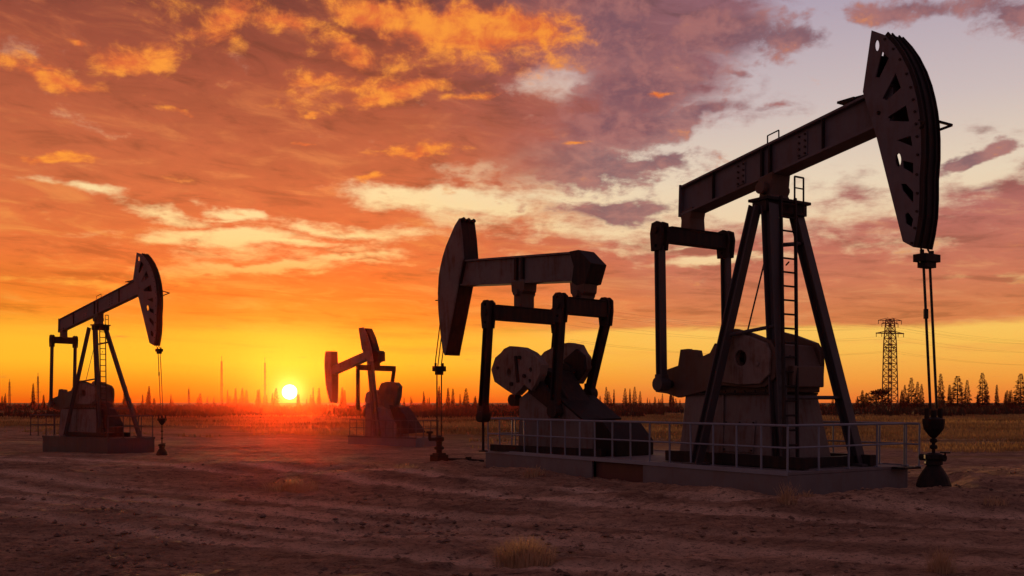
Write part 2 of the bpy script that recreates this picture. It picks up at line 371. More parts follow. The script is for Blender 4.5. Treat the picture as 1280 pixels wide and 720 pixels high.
    for s in (-1, 1):
        o3, o4 = offs(arc, .085*k), offs(arc, .003*k)
        MB().prism(o3+o4[::-1], s*.262*k-.018*k, s*.262*k+.018*k).build('arc_rim', M['dark'], head)
    MB().prism([S(1088.5,66,yn), S(1091,66,yn), S(1082.5,114,yn), S(1080.5,114,yn)], -.235*k, .235*k).build('back_plate', M['dark'], head)
    MB().prism([S(1098.5,178,yn), S(1101,178,yn), S(1131.5,298,yn), S(1129,298,yn)], -.235*k, .235*k).build('back_plate', M['dark'], head)
    MB().path([P(1166,150,.30), P(1190,156.5,.30), P(1167,165,.30)], .03*k, 6).build('cable_guard', M['dark'], head)
    MB().path([P(1149,150,-.30), P(1156,153,-.36), P(1150,160,-.30)], .025*k, 6).build('cable_guard', M['dark'], head)
    # hanger: bridle cables round the arc, carrier bar, polished rods
    o5 = offs(arc, .075*k)
    hx, hz_ = S(1158.5,323,0)
    for s in (-.12, .12): MB().path([(p[0], s*k, p[1]) for p in o5]+[(hx, s*k, hz_+.1*k)], .022*k, 6).build('bridle_cable', M['cable'], head)
    br = MB(); br.box((hx, 0, hz_), (.30*k, .52*k, .16*k)); br.box((hx, 0, hz_-.14*k), (.22*k, .34*k, .12*k))
    for s in (-1, 1): br.tube((hx, s*.17*k, hz_-.1*k), (hx, s*.17*k, hz_+.17*k), .045*k, 10)
    br.build('carrier_bar', M['iron'], root, .008)
    wx, wz = S(1167,511,0)
    for s in (-1, 1):
        rod = MB().tube((hx, s*.11*k, hz_-.18*k), (wx, s*.11*k, wz), .028*k, 8)
        if s < 0: q = Vector((hx, -.11*k, hz_)).lerp(Vector((wx, -.11*k, wz)), .34); rod.tube(q, q-Vector((0,0,.2*k)), .05*k, 8)
        rod.build('polished_rod', M['cable'], root)
    # saddle bearing and crosshead
    zt = (lerp(b0, b1, .46))[1]; ch = S(965,247,-.3)[1]
    sx = lerp(b0, b1, .46)[0]
    sb = MB(); sb.prism([(sx-.20*k, zt-.0), (sx+.26*k, zt+.10*k), (sx+.20*k, ch+.1*k), (sx+.26*k, ch), (sx-.20*k, ch), (sx-.15*k, ch+.12*k)], -.30*k, .34*k)
    for s in (-1, 1): sb.tube((sx, s*.30*k, (zt+ch)/2), (sx, s*.46*k, (zt+ch)/2), .15*k, 14)
    sb.build('saddle_bearing', M['rust'], root, .015)
    cz = ch-.20*k
    cr = MB(); cr.box((sx+.12*k, .12*k, ch-.05*k), (.62*k, 1.55*k, .07*k)); cr.box((sx+.12*k, .12*k, cz-.02*k), (.44*k, 1.45*k, .26*k))
    cr.build('crosshead', M['dark'], root, .008)
    # tripod legs
    f1 = S(870,580,-1.72); f2 = S(976.5,590,-.9); f3 = S(far_foot,586,1.15)
    fz = deck
    e1, e2, e3 = S(944,254,-.62), S(962,254,-.45), S(994,262,.72)
    legs = [((e1[0], -.62*k, cz), (f1[0], -1.72*k, fz), .24*k), ((e2[0], -.45*k, cz), (f2[0], -.9*k, fz), .31*k), ((e3[0], .72*k, cz), (f3[0], 1.15*k, fz), .27*k)]
    lo = []
    for a, b, ww in legs:
        l = MB().ibar(a, b, ww, ww*.92, .035*k, (0,1,0))
        l.box((b[0], b[1], fz+.03*k), (.5*k, .45*k, .06*k)); lo.append(l.build('leg', M['leg'], root, .006))
    A = [Vector(l[0]) for l in legs]; B = [Vector(l[1]) for l in legs]
    for p, q, r_ in ((A[0].lerp(B[0], .50), A[1].lerp(B[1], .47), .045), (A[1].lerp(B[1], .16), A[2].lerp(B[2], .13), .05), (A[1].lerp(B[1], .74), A[2].lerp(B[2], .74), .045), (A[1].lerp(B[1], .10)+Vector((-.05,.1,0)), A[0].lerp(B[0], .49)+Vector((.2,.5,0)), .02)):
        MB().tube(p, q, r_*k, 8).build('brace', M['leg'], root)
    # ladder between the two front legs with a hoop at its head
    xt, xb = sx+.42*k, (f2[0]+f3[0])/2+.02
    ztop, zbot = ch+.55*k, fz+.02
    ld = MB(); yL = C(976,300,xt)[0]; yR = C(994,300,xt)[0]; yL2 = C(981,585,xb)[0]; yR2 = C(997,585,xb)[0]
    top = lambda y: Vector((xt, y, ch+.02)); bot = lambda y: Vector((xb, y, zbot))
    for ya, yb in ((yL, yL2), (yR, yR2)):
        ld.bar(top(ya), bot(yb), .05*k, .07*k)
    n = int((ch-zbot)/(.33*k))
    for i in range(n):
        t = (i+.5)/n; ld.tube(top(yL).lerp(bot(yL2), t), top(yR).lerp(bot(yR2), t), .023*k, 6)
    for s in (.25, .6): ld.tube(top((yL+yR)/2).lerp(bot((yL2+yR2)/2), s), Vector((sx+.1*k+(f2[0]-sx)*s, (yL+yR)/2, (ch*(1-s)+fz*s))), .02*k, 6)
    lad = ld.build('ladder', M['dark'], root)
    hp = MB(); y2 = yR+.30*k
    hp.path([(xt, yR-.02*k, ch), (xt, yR-.02*k, ztop), (xt, y2, ztop), (xt, y2, ch-.3*k)], .024*k, 6); hp.path([(xt, yR, ch+.28*k), (xt, y2, ch+.28*k)], .018*k, 6); hp.build('hoop', M['dark'], lad)
    # equaliser and pitman arms
    ex, ez = S(821,294,-1.2); ex2 = S(911,305,1.2)[0]; ex = (ex+ex2)/2
    tb = MB(); bx0 = S(866,270,0)[0]; ztb = lerp(b0, b1, .08)[1]
    tb.prism([(bx0-.22*k, ztb), (bx0+.24*k, ztb+.10*k), (bx0+.17*k, ztb-.18*k), (bx0+.20*k, ez+.16*k), (bx0-.20*k, ez+.16*k), (bx0-.17*k, ztb-.2*k)], -.26*k, .26*k)
    tb.build('tail_bearing', M['rust'], root, .015)
    eq = MB(); eq.box((ex, 0, ez), (.30*k, 2.24*k, .38*k)); eq.box((ex, 0, ez+.2*k), (.38*k, 1.9*k, .04*k)); eqo = eq.build('equalizer', M['dark'], root, .012)
    px_, pz_ = S(827,480,-1.2)
    for s in (-1, 1):
        g = MB()
        for q in (-.14, .06):
            g.prism([(ex-.19*k, ez-.42*k), (ex-.23*k, ez+.05*k), (ex-.17*k, ez+.30*k), (ex+.02*k, ez+.34*k), (ex+.18*k, ez+.28*k), (ex+.23*k, ez+.05*k), (ex+.17*k, ez-.42*k)], (s*1.2+q)*k, (s*1.2+q+.08)*k, [ell(ex, ez-.30*k, .045*k, .045*k, 8)])
        g.tube((ex, (s*1.2-.2)*k, ez+.1*k), (ex, (s*1.2+.2)*k, ez+.1*k), .09*k, 12)
        g.build('end_lug', M['dark'], eqo, .01)
        p = MB(); p.ibar((ex, s*1.2*k, ez-.30*k), (px_, s*1.2*k, pz_+.12*k), .20*k, .22*k, .04*k)
        p.tube((px_, (s*1.2-.16)*k, pz_), (px_, (s*1.2+.16)*k, pz_), .19*k, 14); p.box((px_, s*1.2*k, pz_+.14*k), (.26*k, .24*k, .22*k))
        p.build('pitman_arm', M['leg'], root, .008)
    # gearbox, cranks with counterweights
    cp = [(822,470),(836,462),(850,457),(853,437),(863,436),(864,441),(868,437),(875,438),(877,447),(890,441),(896,429),(900,431),(903,425),(910,413),(921,411),(940,416),(966,426),(972,436),(973,452),(972,472),(960,483),(948,485),(905,482),(880,490),(850,497),(836,492),(822,490)]
    cl = [S(a, b, -.78) for a, b in cp]; hole = [S(a, b, -.78) for a, b in ell(931.5,448,6,8.5)]
    for s in (-1, 1):
        c_ = MB().prism(cl, (s*.78-.08)*k, (s*.78+.08)*k, [hole]).build('crank', M['rust'], root, .015)
        cw = MB(); c4 = [S(a, b, -.78) for a, b in [(906,442),(911,419),(922,415),(944,421),(963,429),(968,440),(967,468),(955,480),(930,481),(908,478)]]
        cw.prism(c4, s*.865*k, s*.95*k, [[S(a, b, -.78) for a, b in ell(931.5,448,7.5,10)]])
        bl = S(953,455,-.78); cw.tube((bl[0], s*.9*k, bl[1]), (bl[0], s*.98*k, bl[1]), .06*k, 8)
        cw.build('counterweight', M['weight'], c_, .02)
        pn = MB(); pn.tube((px_, s*.84*k, pz_), (px_, s*1.34*k, pz_), .10*k, 12); pn.build('crank_pin', M['dark'], c_)
    gt = S(900,490,-.8)[1]
    zz = S(960,424,-.8)[1]; x0 = S(860,480,-.8)[0]; x1 = S(962,480,-.8)[0]
    gb = MB(); gb.prism([(x0+.1*k, gt-.02), (x1+.25*k, gt-.02), (x1+.3*k, gt+.55*k), (x1+.05*k, zz-.12*k), (x1-1.0*k, zz), (x0+.6*k, zz-.35*k), (x0+.05*k, gt+.5*k)], -.66*k, .68*k)
    gb.box((x1+.36*k, .05*k, gt+.35*k), (.16*k, 1.1*k, .5*k))
    gb.build('gearbox', M['rust'], root, .03)
    sh = MB(); xs_, zs_ = S(918,452,-.78); sh.tube((xs_, -.8*k, zs_), (xs_, .8*k, zs_), .22*k, 16); sh.build('crankshaft', M['dark'], root)
    pd = MB(); xa = S(858,492,-.72)[0]; xb_ = S(966,492,-.72)[0]
    pd.hexa([(xa-.05*k, -.95*k, fz), (xb_+.35*k, -.95*k, fz), (xb_+.35*k, 1.0*k, fz), (xa-.05*k, 1.0*k, fz)], [(xa, -.75*k, gt-.03), (xb_, -.75*k, gt-.03), (xb_, .85*k, gt-.03), (xa, .85*k, gt-.03)])
    pdo = pd.build('pedestal', M['panel'], root, .02)
    for f in (.30, .47): 
        a = Vector((xa+(xb_-xa)*f, -.78*k, gt-.05)); b = Vector((xa+(xb_+.3*k-xa)*f, -.965*k, fz+.3*k)); MB().bar(a, b, .03*k, .06*k).build('seam_strip', M['panel'], pdo)
    sk = MB()
    for y in (-1.12, 1.25): sk.box((-.25*k, y*k, fz+.14*k), (4.4*k, .22*k, .26*k))
    for x in (-1.9, -.6, 1.5): sk.box((x*k, .05*k, fz+.13*k), (.2*k, 2.1*k, .22*k))
    sk.build('skid', M['dark'], root, .01)
    hx0, hx1 = xa+(xb_-xa)*.52, xa+(xb_-xa)*.86
    def front(t): return -.755*k*t-.955*k*(1-t)           # y of the sloping pedestal front at height fraction t
    hq = []
    for xx, t in ((hx0,.18),(hx1,.18),(hx1,.62),(hx0,.62)): hq.append((xx, t))
    hz0 = lambda t: fz+(gt-.03-fz)*t
    hatch = MB().hexa([(x, front(t)-.004, hz0(t)) for x, t in hq], [(x, front(t)-.03*k, hz0(t)) for x, t in hq]).build('hatch', M['panel'], pdo, .006)
    for x, t in [(hx0+.05*k,.21),(hx1-.05*k,.21),(hx1-.05*k,.59),(hx0+.05*k,.59),((hx0+hx1)/2,.21),((hx0+hx1)/2,.59)]:
        MB().tube((x, front(t)-.02*k, hz0(t)), (x, front(t)-.055*k, hz0(t)), .022*k, 6).build('bolt', M['dark'], hatch)
    MB().box(((xa+xb_)/2, 0, gt-.045), (xb_-xa+.10*k, 1.66*k, .05*k)).build('top_flange', M['dark'], pdo, .004)
    for i in range(9):
        x = xa+(xb_-xa)*(i+.5)/9; MB().tube((x, -.80*k, gt-.018), (x, -.80*k, gt+.04*k), .022*k, 6).build('bolt', M['dark'], pdo)
    cd = Vector((x1+.20*k, -.66*k, gt+.1)); MB().path([cd, cd+Vector((.12*k,-.06*k,-.05)), Vector((xb_+.12*k, -.80*k, gt-.4*k)), Vector((xb_+.30*k, -.97*k, fz+.5*k)), Vector((xb_+.34*k, -1.0*k, fz+.02))], .028*k, 6).build('conduit', M['dark'], root)
    if gear == 'guard':          # belt guard and motor sloping down behind the gearbox
        g = MB(); g.prism([(x1+.35*k, gt+.35*k), (x1+.6*k, gt+.3*k), (x1+1.95*k, fz+.75*k), (x1+1.95*k, fz+.28*k), (x1+.7*k, fz+.3*k)], -.55*k, .35*k); g.build('belt_guard', M['dark'], root, .02)
    done = set()
    if lat != 1:
        for o in root.children_recursive:
            if o.data.name in done: o.location.y *= lat; continue
            done.add(o.data.name); o.location.y *= lat
            for v in o.data.vertices: v.co.y *= lat
    return root, (wx, wz)

def wellhead(fr, wxz, k, label, ground):
    x, z = wxz; W = fr.w(x, 0); g = ground
    root = empty('wellhead', (W[0], W[1], g), fr.yaw, label, 'wellhead', 'wellheads under the horse heads')
    H = (z+fr.O[2])-g                                   # height of the stuffing box top above the ground
    b = MB(); b.lathe([(.34*k,-.08),(.34*k,.05*k),(.29*k,.20*k),(.22*k,.32*k),(.15*k,.42*k),(.13*k,.46*k)], n=22)
    for i in range(8): a = i*math.pi/4; b.tube((.29*k*math.cos(a), .29*k*math.sin(a), .02), (.29*k*math.cos(a), .29*k*math.sin(a), .16*k), .025*k, 6)
    b.build('casing_head', M['iron'], root)
    t = MB(); t.lathe([(.13*k,.44*k),(.18*k,.46*k),(.18*k,.52*k),(.15*k,.54*k),(.19*k,.58*k),(.19*k,.66*k),(.10*k,.70*k)], n=16)
    t.tube((-.30*k,0,.6*k), (.26*k,0,.6*k), .07*k, 10); t.tube((.26*k,0,.6*k), (.26*k,0,.72*k), .02*k, 6); t.lathe([(.10*k,.70*k),(.10*k,.73*k)], (.26*k,0,0), 10)
    t.build('flow_tee', M['iron'], root)
    zt = H-.05
    c = MB(); c.tube((0,0,.68*k), (0,0,zt-.5*k), .035*k, 8)
    for f in (.25, .6): zq = .68*k+(zt-.5*k-.68*k)*f; c.lathe([(.05*k,zq),(.075*k,zq+.02*k),(.075*k,zq+.07*k),(.05*k,zq+.09*k)], n=10)
    c.build('rod_stem', M['iron'], root)
    s = MB(); s.lathe([(.05*k,zt-.55*k),(.10*k,zt-.50*k),(.20*k,zt-.36*k),(.22*k,zt-.22*k),(.22*k,zt-.16*k),(.06*k,zt-.12*k),(.05*k,zt+.02*k)], n=16)
    sb = s.build('stuffing_box', M['iron'], root)
    for q in (-1, 1):
        p = MB(); p.bar((0, q*.235*k, zt-.30*k), (0, q*.235*k, zt+.06*k), .05*k, .08*k); p.box((0, q*.26*k, zt-.22*k), (.1*k, .06*k, .12*k)); p.build('clamp_prong', M['iron'], sb)
    return root

idm = lambda a, b: (a, b)
pumpA, wA = post_pump(FA, idm, 1.0, 'largest pump jack at right, slotted horse head raised high, tripod post with ladder', 'pump jacks in the oil field', DECK+.005)
gA = FA.w(wA[0], 0)
wellhead(FA, wA, 1.0, 'black cone-based wellhead standing beside the right end of the railed platform', hz(gA[0], gA[1]))
mc = lambda a, b: (120+(a-965)/2.45, 400+(b-235)/2.33)
DC = .62
pumpC, wC = post_pump(FC, mc, .78, 'far left pump jack, horse head tipped up to the right above a tripod post', 'pump jacks in the oil field', DC, 'guard', .62, 1100)
gC = FC.w(wC[0], 0)
wellhead(FC, wC, .72, 'small dark wellhead on bare dirt right of the far left pump jack', hz(gC[0], gC[1]))

# ------------------------------------------------------------------ left-facing pump on the same long platform
def boxed_head(fr, pl, y0, y1, root, k, mat):
    """closed horse head: near plate, far plate, back and curved face"""
    h = MB().prism(pl, y0, y1).build('horse_head', mat, root, .012)
    return h
def pump_b():
    fr = FB; dz = DECK+.005
    root = empty('pump_jack', fr.O, fr.yaw, 'middle pump jack facing left, closed plain horse head and two crossbars under its beam', 'pump jack', 'pump jacks in the oil field')
    S = fr.side
    def P(px, py, y): x, z = S(px, py, y); return Vector((x, y, z))
    yn, yf = .34, -.34
    pl = [S(a, b, yn) for a, b in [(574,272.5),(568,282),(562,296),(557,308),(553,321),(550,334),(548,346),(547,366),(547.5,386),(549,404),(551,422),(553,438),(555.5,444),(569,374),(579,322.5),(577,296)]]
    head = MB().prism(pl, yn-.05, yn).build('horse_head', M['panel'], root, .012)
    MB().prism([(a*1.0, b) for a, b in pl], yf, yf+.05).build('far_side_plate', M['dark'], head, .012)
    arc = pl[:13]
    inner = [(p[0]-.05, p[1]) for p in arc]
    MB().prism(arc+inner[::-1], yf+.052, yn-.052).build('arc_face', M['dark'], head)
    bk = pl[12:]+[pl[0]]; inn = [(p[0]+.05, p[1]) for p in bk]
    MB().prism(bk+inn[::-1], yf+.053, yn-.053).build('back_plate', M['dark'], head)
    for y in (-.22, 0, .22): MB().tube((pl[0][0]-.12, y, pl[0][1]-.03), (pl[0][0]+.12, y, pl[0][1]-.12), .07, 10).build('top_roller', M['dark'], head)
    for a, b, y in ((374,.38,.1), (381,.38,-.15)):
        x, z = S(548, a, .3); MB().tube((x-.1, y, z), (x+.40, y, z), .02, 6).build('cable_guard', M['dark'], head)
    # beam
    w = .26
    T0, T1 = S(576,325,w), S(720,314,w); B0, B1 = S(575,357,w), S(720,351,w); th = .06
    mb = MB(); mb.prism([T0, T1, (T1[0], T1[1]-th), (T0[0], T0[1]-th)], -w, w); mb.prism([B0, B1, (B1[0], B1[1]+th), (B0[0], B0[1]+th)], -w, w)
    mb.prism([(T0[0], T0[1]-th-.004), (T1[0], T1[1]-th-.004), (B1[0], B1[1]+th+.004), (B0[0], B0[1]+th+.004)], .12, .17)
    mb.prism([(T0[0], T0[1]-th-.004), (T1[0], T1[1]-th-.004), (B1[0], B1[1]+th+.004), (B0[0], B0[1]+th+.004)], -.17, -.12)
    beam = mb.build('walking_beam', M['panel'], root, .008)
    for px in (644, 652):
        a, b = S(px, 320, w), S(px, 353, w); MB().box(((a[0]+b[0])/2, .225, (T0[1]+T1[1]+B0[1]+B1[1])/4+.02), (.10, .09, .68)).build('stiffener', M['dark'], beam)
    # hexagonal tail box
    z0, z1 = B1[1], T1[1]; zm = (z0+z1)/2; xx = T1[0]
    tail = MB().prism([(xx+.25, z1+.02), (xx-.12, z1+.03), (xx-.62, zm+.02), (xx-.40, z0-.10), (xx-.05, z0-.14), (xx+.16, z0-.03), (xx+.08, zm)], -.40, .29).build('tail_box', M['dark'], beam, .015)
    # the two crossbars with lugs
    def crossbar(px, pya, pyb, half, hgt, name, hang):
        x, zc = S(px, (pya+pyb)/2, 0)
        b = MB(); b.box((x, 0, zc), (.34, 2*half-.1, hgt)); b.box((x, 0, zc+hgt/2+.02), (.40, 2*half-.4, .035)); o = b.build(name, M['dark'], root, .012)
        for s in (-1, 1):
            g = MB()
            for q in (-.13, .05):
                g.prism([(x-.15, zc-.48), (x-.21, zc-.05), (x-.20, zc+.28), (x-.08, zc+.38), (x+.08, zc+.38), (x+.20, zc+.28), (x+.21, zc-.05), (x+.15, zc-.48)], s*half+q, s*half+q+.08, [ell(x, zc+.24, .05, .05, 8), ell(x, zc-.30, .045, .045, 8)])
            g.tube((x, s*half-.18, zc), (x, s*half+.18, zc), .10, 12); g.build('end_lug', M['dark'], o, .01)
        zb = hang
        h = MB(); h.prism([(x-.30, zb), (x+.30, zb+.02), (x+.27, zb-.30), (x+.17, zb-.38), (x+.17, zc+hgt/2), (x-.17, zc+hgt/2), (x-.17, zb-.38), (x-.27, zb-.30)], -.28, .28)
        h.tube((x, -.40, zb-.34), (x, .40, zb-.34), .11, 12); h.tube((x, -.30, zc+hgt/2+.1), (x, .30, zc+hgt/2+.1), .13, 12); h.build('hanger_bearing', M['rust'], root, .012)
        return x, zc
    xf, zf = crossbar(655, 386, 403, 1.5, .42, 'front_crossbar', S(655,353,0)[1])
    xr, zr = crossbar(729.5, 376, 394, .98, .46, 'equalizer', S(729,354,0)[1])
    # front legs
    n = S(604,521,1.62); 
    l = MB(); l.ibar((xf, 1.5, zf-.36), (n[0], 1.62, n[1]+.15), .22, .24, .04); l.tube((n[0], 1.45, n[1]), (n[0], 1.79, n[1]), .165, 14); l.box((n[0], 1.62, n[1]+.2), (.28, .26, .24)); l.build('leg', M['dark'], root, .008)
    bs = MB(); bs.bar((n[0], 1.62, n[1]-.1), (n[0], 1.62, dz), .06, .06); bs.box((n[0], 1.62, dz+.02), (.2, .2, .04)); bs.build('leg_stand', M['dark'], root, .006)
    fb = S(684,520,-1.35)
    l = MB(); l.ibar((xf, -1.5, zf-.36), (fb[0], -1.35, dz), .22, .24, .04); l.box((fb[0], -1.35, dz+.03), (.4, .34, .06)); l.build('leg', M['dark'], root, .008)
    # pitman arms to the cranks
    nb = S(693,514,1.02); fb2 = S(737,492,-.98)
    for s, e in ((1, nb), (-1, fb2)):
        p = MB(); p.ibar((xr, s*.98, zr-.36), (e[0], s*1.0, e[1]+.15), .22, .24, .04); p.tube((e[0], s*1.0-.15, e[1]), (e[0], s*1.0+.15, e[1]), .20, 14)
        p.box((e[0], s*1.0, e[1]+.18), (.26, .25, .26)); p.build('pitman_arm', M['dark'], root, .008)
    # counterweights: rounded, chipped discs on two cranks
    near = [(614,462),(619,447),(626,441),(630,436),(637,432.5),(650,434),(662,440),(672,449),(676,456),(674,468),(668,482),(664,488),(655,481),(651,486),(643,494),(632,487),(618,477)]
    nh = [ell(636,466,2.6,5.5), ell(663,462,2,3), ell(662,476,1.8,2.6), ell(622,460,2,2.4)]
    far = [(677,458),(679,448),(686,440),(694,436),(702,431),(716,428.5),(728,431),(733,441),(737,446),(738,460),(734,468),(727,480),(704,474),(690,466)]
    yc = 1.02
    cn = [S(a, b, yc) for a, b in near]
    c_ = MB().prism(cn, yc-.32, yc, [[S(a, b, yc) for a, b in h] for h in nh]).build('counterweight', M['weight'], root, .03)
    for px, py in ((650,447),(656,470),(640,480)): x, z = S(px, py, yc); MB().tube((x, yc-.02, z), (x, yc+.06, z), .06, 8).build('bolt', M['dark'], c_)
    a = S(645,445,yc); b = S(648,478,yc); MB().bar((a[0], yc+.02, a[1]), (b[0], yc+.02, b[1]), .04, .10).build('clamp_strip', M['dark'], c_)
    cf = [S(a, b, -.85) for a, b in far]
    c3 = MB().prism(cf, -.95, -.62).build('counterweight', M['weight'], root, .03)
    c5 = MB().prism([S(a, b, -.6) for a, b in [(706,450),(722,436),(732,444),(734,462),(724,476),(708,470)]], -.615, -.52).build('weight_boss', M['dark'], c3, .02)
    sh = S(690,480,0)
    cr = MB(); 
    a = S(655,468,.6); cr.bar((a[0], .62, a[1]), (sh[0], .62, sh[1]), .16, .5, w2=.16, h2=.7); cr.tube((sh[0], -.7, sh[1]), (sh[0], .75, sh[1]), .26, 16)
    b = S(715,458,-.5); cr.bar((b[0], -.44, b[1]), (sh[0], -.44, sh[1]), .14, .5, w2=.14, h2=.7)
    a = nb; cr.bar((a[0], .80, a[1]+.02), (sh[0], .80, sh[1]), .14, .32, w2=.14, h2=.6)
    cr.build('crank', M['dark'], root, .012)
    # pedestal, gearbox hood and belt cover running down to the motor
    yp = .78
    q = [S(a, b, yp) for a, b in [(649,494),(660,489),(697,497),(728,527),(741,527)]]; zb = dz
    xm, zt = q[0]; x2, z2 = q[2]; x3, z3 = q[3]; x4 = q[4][0]
    pd = MB(); pd.prism([(xm+.05, zb), (xm, zt-.1), (q[1][0], q[1][1]), (x2, z2), (x3, z3), (x4, z3), (x4, zb)], -.70, yp); pd.build('pedestal', M['panel'], root, .02)
    lid = MB(); d = Vector((x3-x2, z3-z2)).normalized(); nn = (d.y, -d.x) if d.x < 0 else (-d.y, d.x)
    nn = (nn[0], nn[1]) if nn[1] > 0 else (-nn[0], -nn[1])
    a = (x2+.10, z2+.02); b = (x3-.02, z3+.01); lid.prism([(a[0]+nn[0]*.02, a[1]+nn[1]*.02), (b[0]+nn[0]*.02, b[1]+nn[1]*.02), (b[0]+nn[0]*.08, b[1]+nn[1]*.08), (a[0]+nn[0]*.08, a[1]+nn[1]*.08)], -.85, yp+.06); lid.build('belt_cover', M['iron'], root, .01)
    x5 = S(752,527,yp)[0]; x6 = S(770,550,yp)[0]; z6 = S(770,552,yp)[1]
    mt = MB(); mt.prism([(x4-.004, zb), (x4-.004, z3+.02), (x5, z3+.02), (x6, z6), (x6, zb)], -.85, yp-.02); mt.build('motor_housing', M['iron'], root, .015)
    gb = MB(); gb.prism([(xm-.05, zt-.12), (q[1][0]-.1, zt+.3), (sh[0]+.2, sh[1]+.5), (sh[0]-.5, sh[1]+.35), (x2-.35, z2-.25), (x2, z2-.4)], -.40, .55); gb.build('gearbox', M['dark'], root, .03)
    vs = MB(); v0 = S(641,500,.7); vs.tube((v0[0], .45, v0[1]), (v0[0], .75, v0[1]), .18, 12); vs.tube((v0[0]+.2, .55, v0[1]-.1), (v0[0]-.1, .55, v0[1]+.25), .1, 8); vs.build('brake_drum', M['dark'], root)
    for y in (-.95, .98): MB().box((xm-1.3, y, dz+.1), (4.6, .2, .2)).build('skid_rail', M['dark'], root, .01)
    # hanger cables, carrier and rods
    hx, hz_ = S(549,461,0)
    for y in (-.13, .02, .15): MB().path([(p[0]+.03, y, p[1]) for p in arc[3:9]]+[(hx+.05, y, hz_+.1)], .018, 6).build('bridle_cable', M['cable'], head)
    c = MB(); c.box((hx, 0, hz_), (.22, .44, .18)); c.box((hx, 0, hz_-.14), (.16, .26, .14)); 
    for y in (-.16, .16): c.tube((hx, y, hz_), (hx, y, hz_+.2), .04, 8)
    c.build('carrier_bar', M['iron'], root, .008)
    wx, wz = S(549,556,0)
    for y in (-.10, .10): MB().tube((hx, y, hz_-.18), (wx, y, wz), .022, 8).build('polished_rod', M['cable'], root)
    return root, (wx, wz)
pumpB, wB = pump_b()
gB = FB.w(wB[0], 0); gBz = hz(gB[0], gB[1])
def wellhead_b():
    r = empty('wellhead', (gB[0], gB[1], gBz), FB.yaw, 'square-based dark wellhead with side valve left of the railed platform, under the middle pump jack', 'wellhead', 'wellheads under the horse heads')
    H = wB[1]-gBz
    b = MB(); b.box((0,0,.16), (.46,.46,.40)); b.box((0,0,.38), (.34,.34,.08)); b.build('casing_head', M['iron'], r, .02)
    t = MB(); t.lathe([(.10,.40),(.10,.52),(.17,.55),(.17,.62),(.10,.66),(.10,.8),(.17,.84),(.17,.95),(.08,1.0),(.05,1.02),(.04,H+.05)], n=14); t.build('stuffing_box', M['iron'], r)
    v = MB(); v.tube((0,0,.9), (0,.42,.9), .06, 10); v.tube((0,.42,.9), (0,.42,1.12), .05, 8); v.lathe([(.10,1.1),(.12,1.13),(.12,1.16),(.10,1.18)], (0,.42,0), 10); v.build('side_valve', M['iron'], r)
    p = MB(); p.path([(0,-.2,.2), (-.3,-1.0,.16), (-.5,-1.6,.10)], .045, 8); p.box((-.32,-1.05,.19), (.14,.16,.14)); p.build('flow_pipe', M['iron'], r)
wellhead_b()

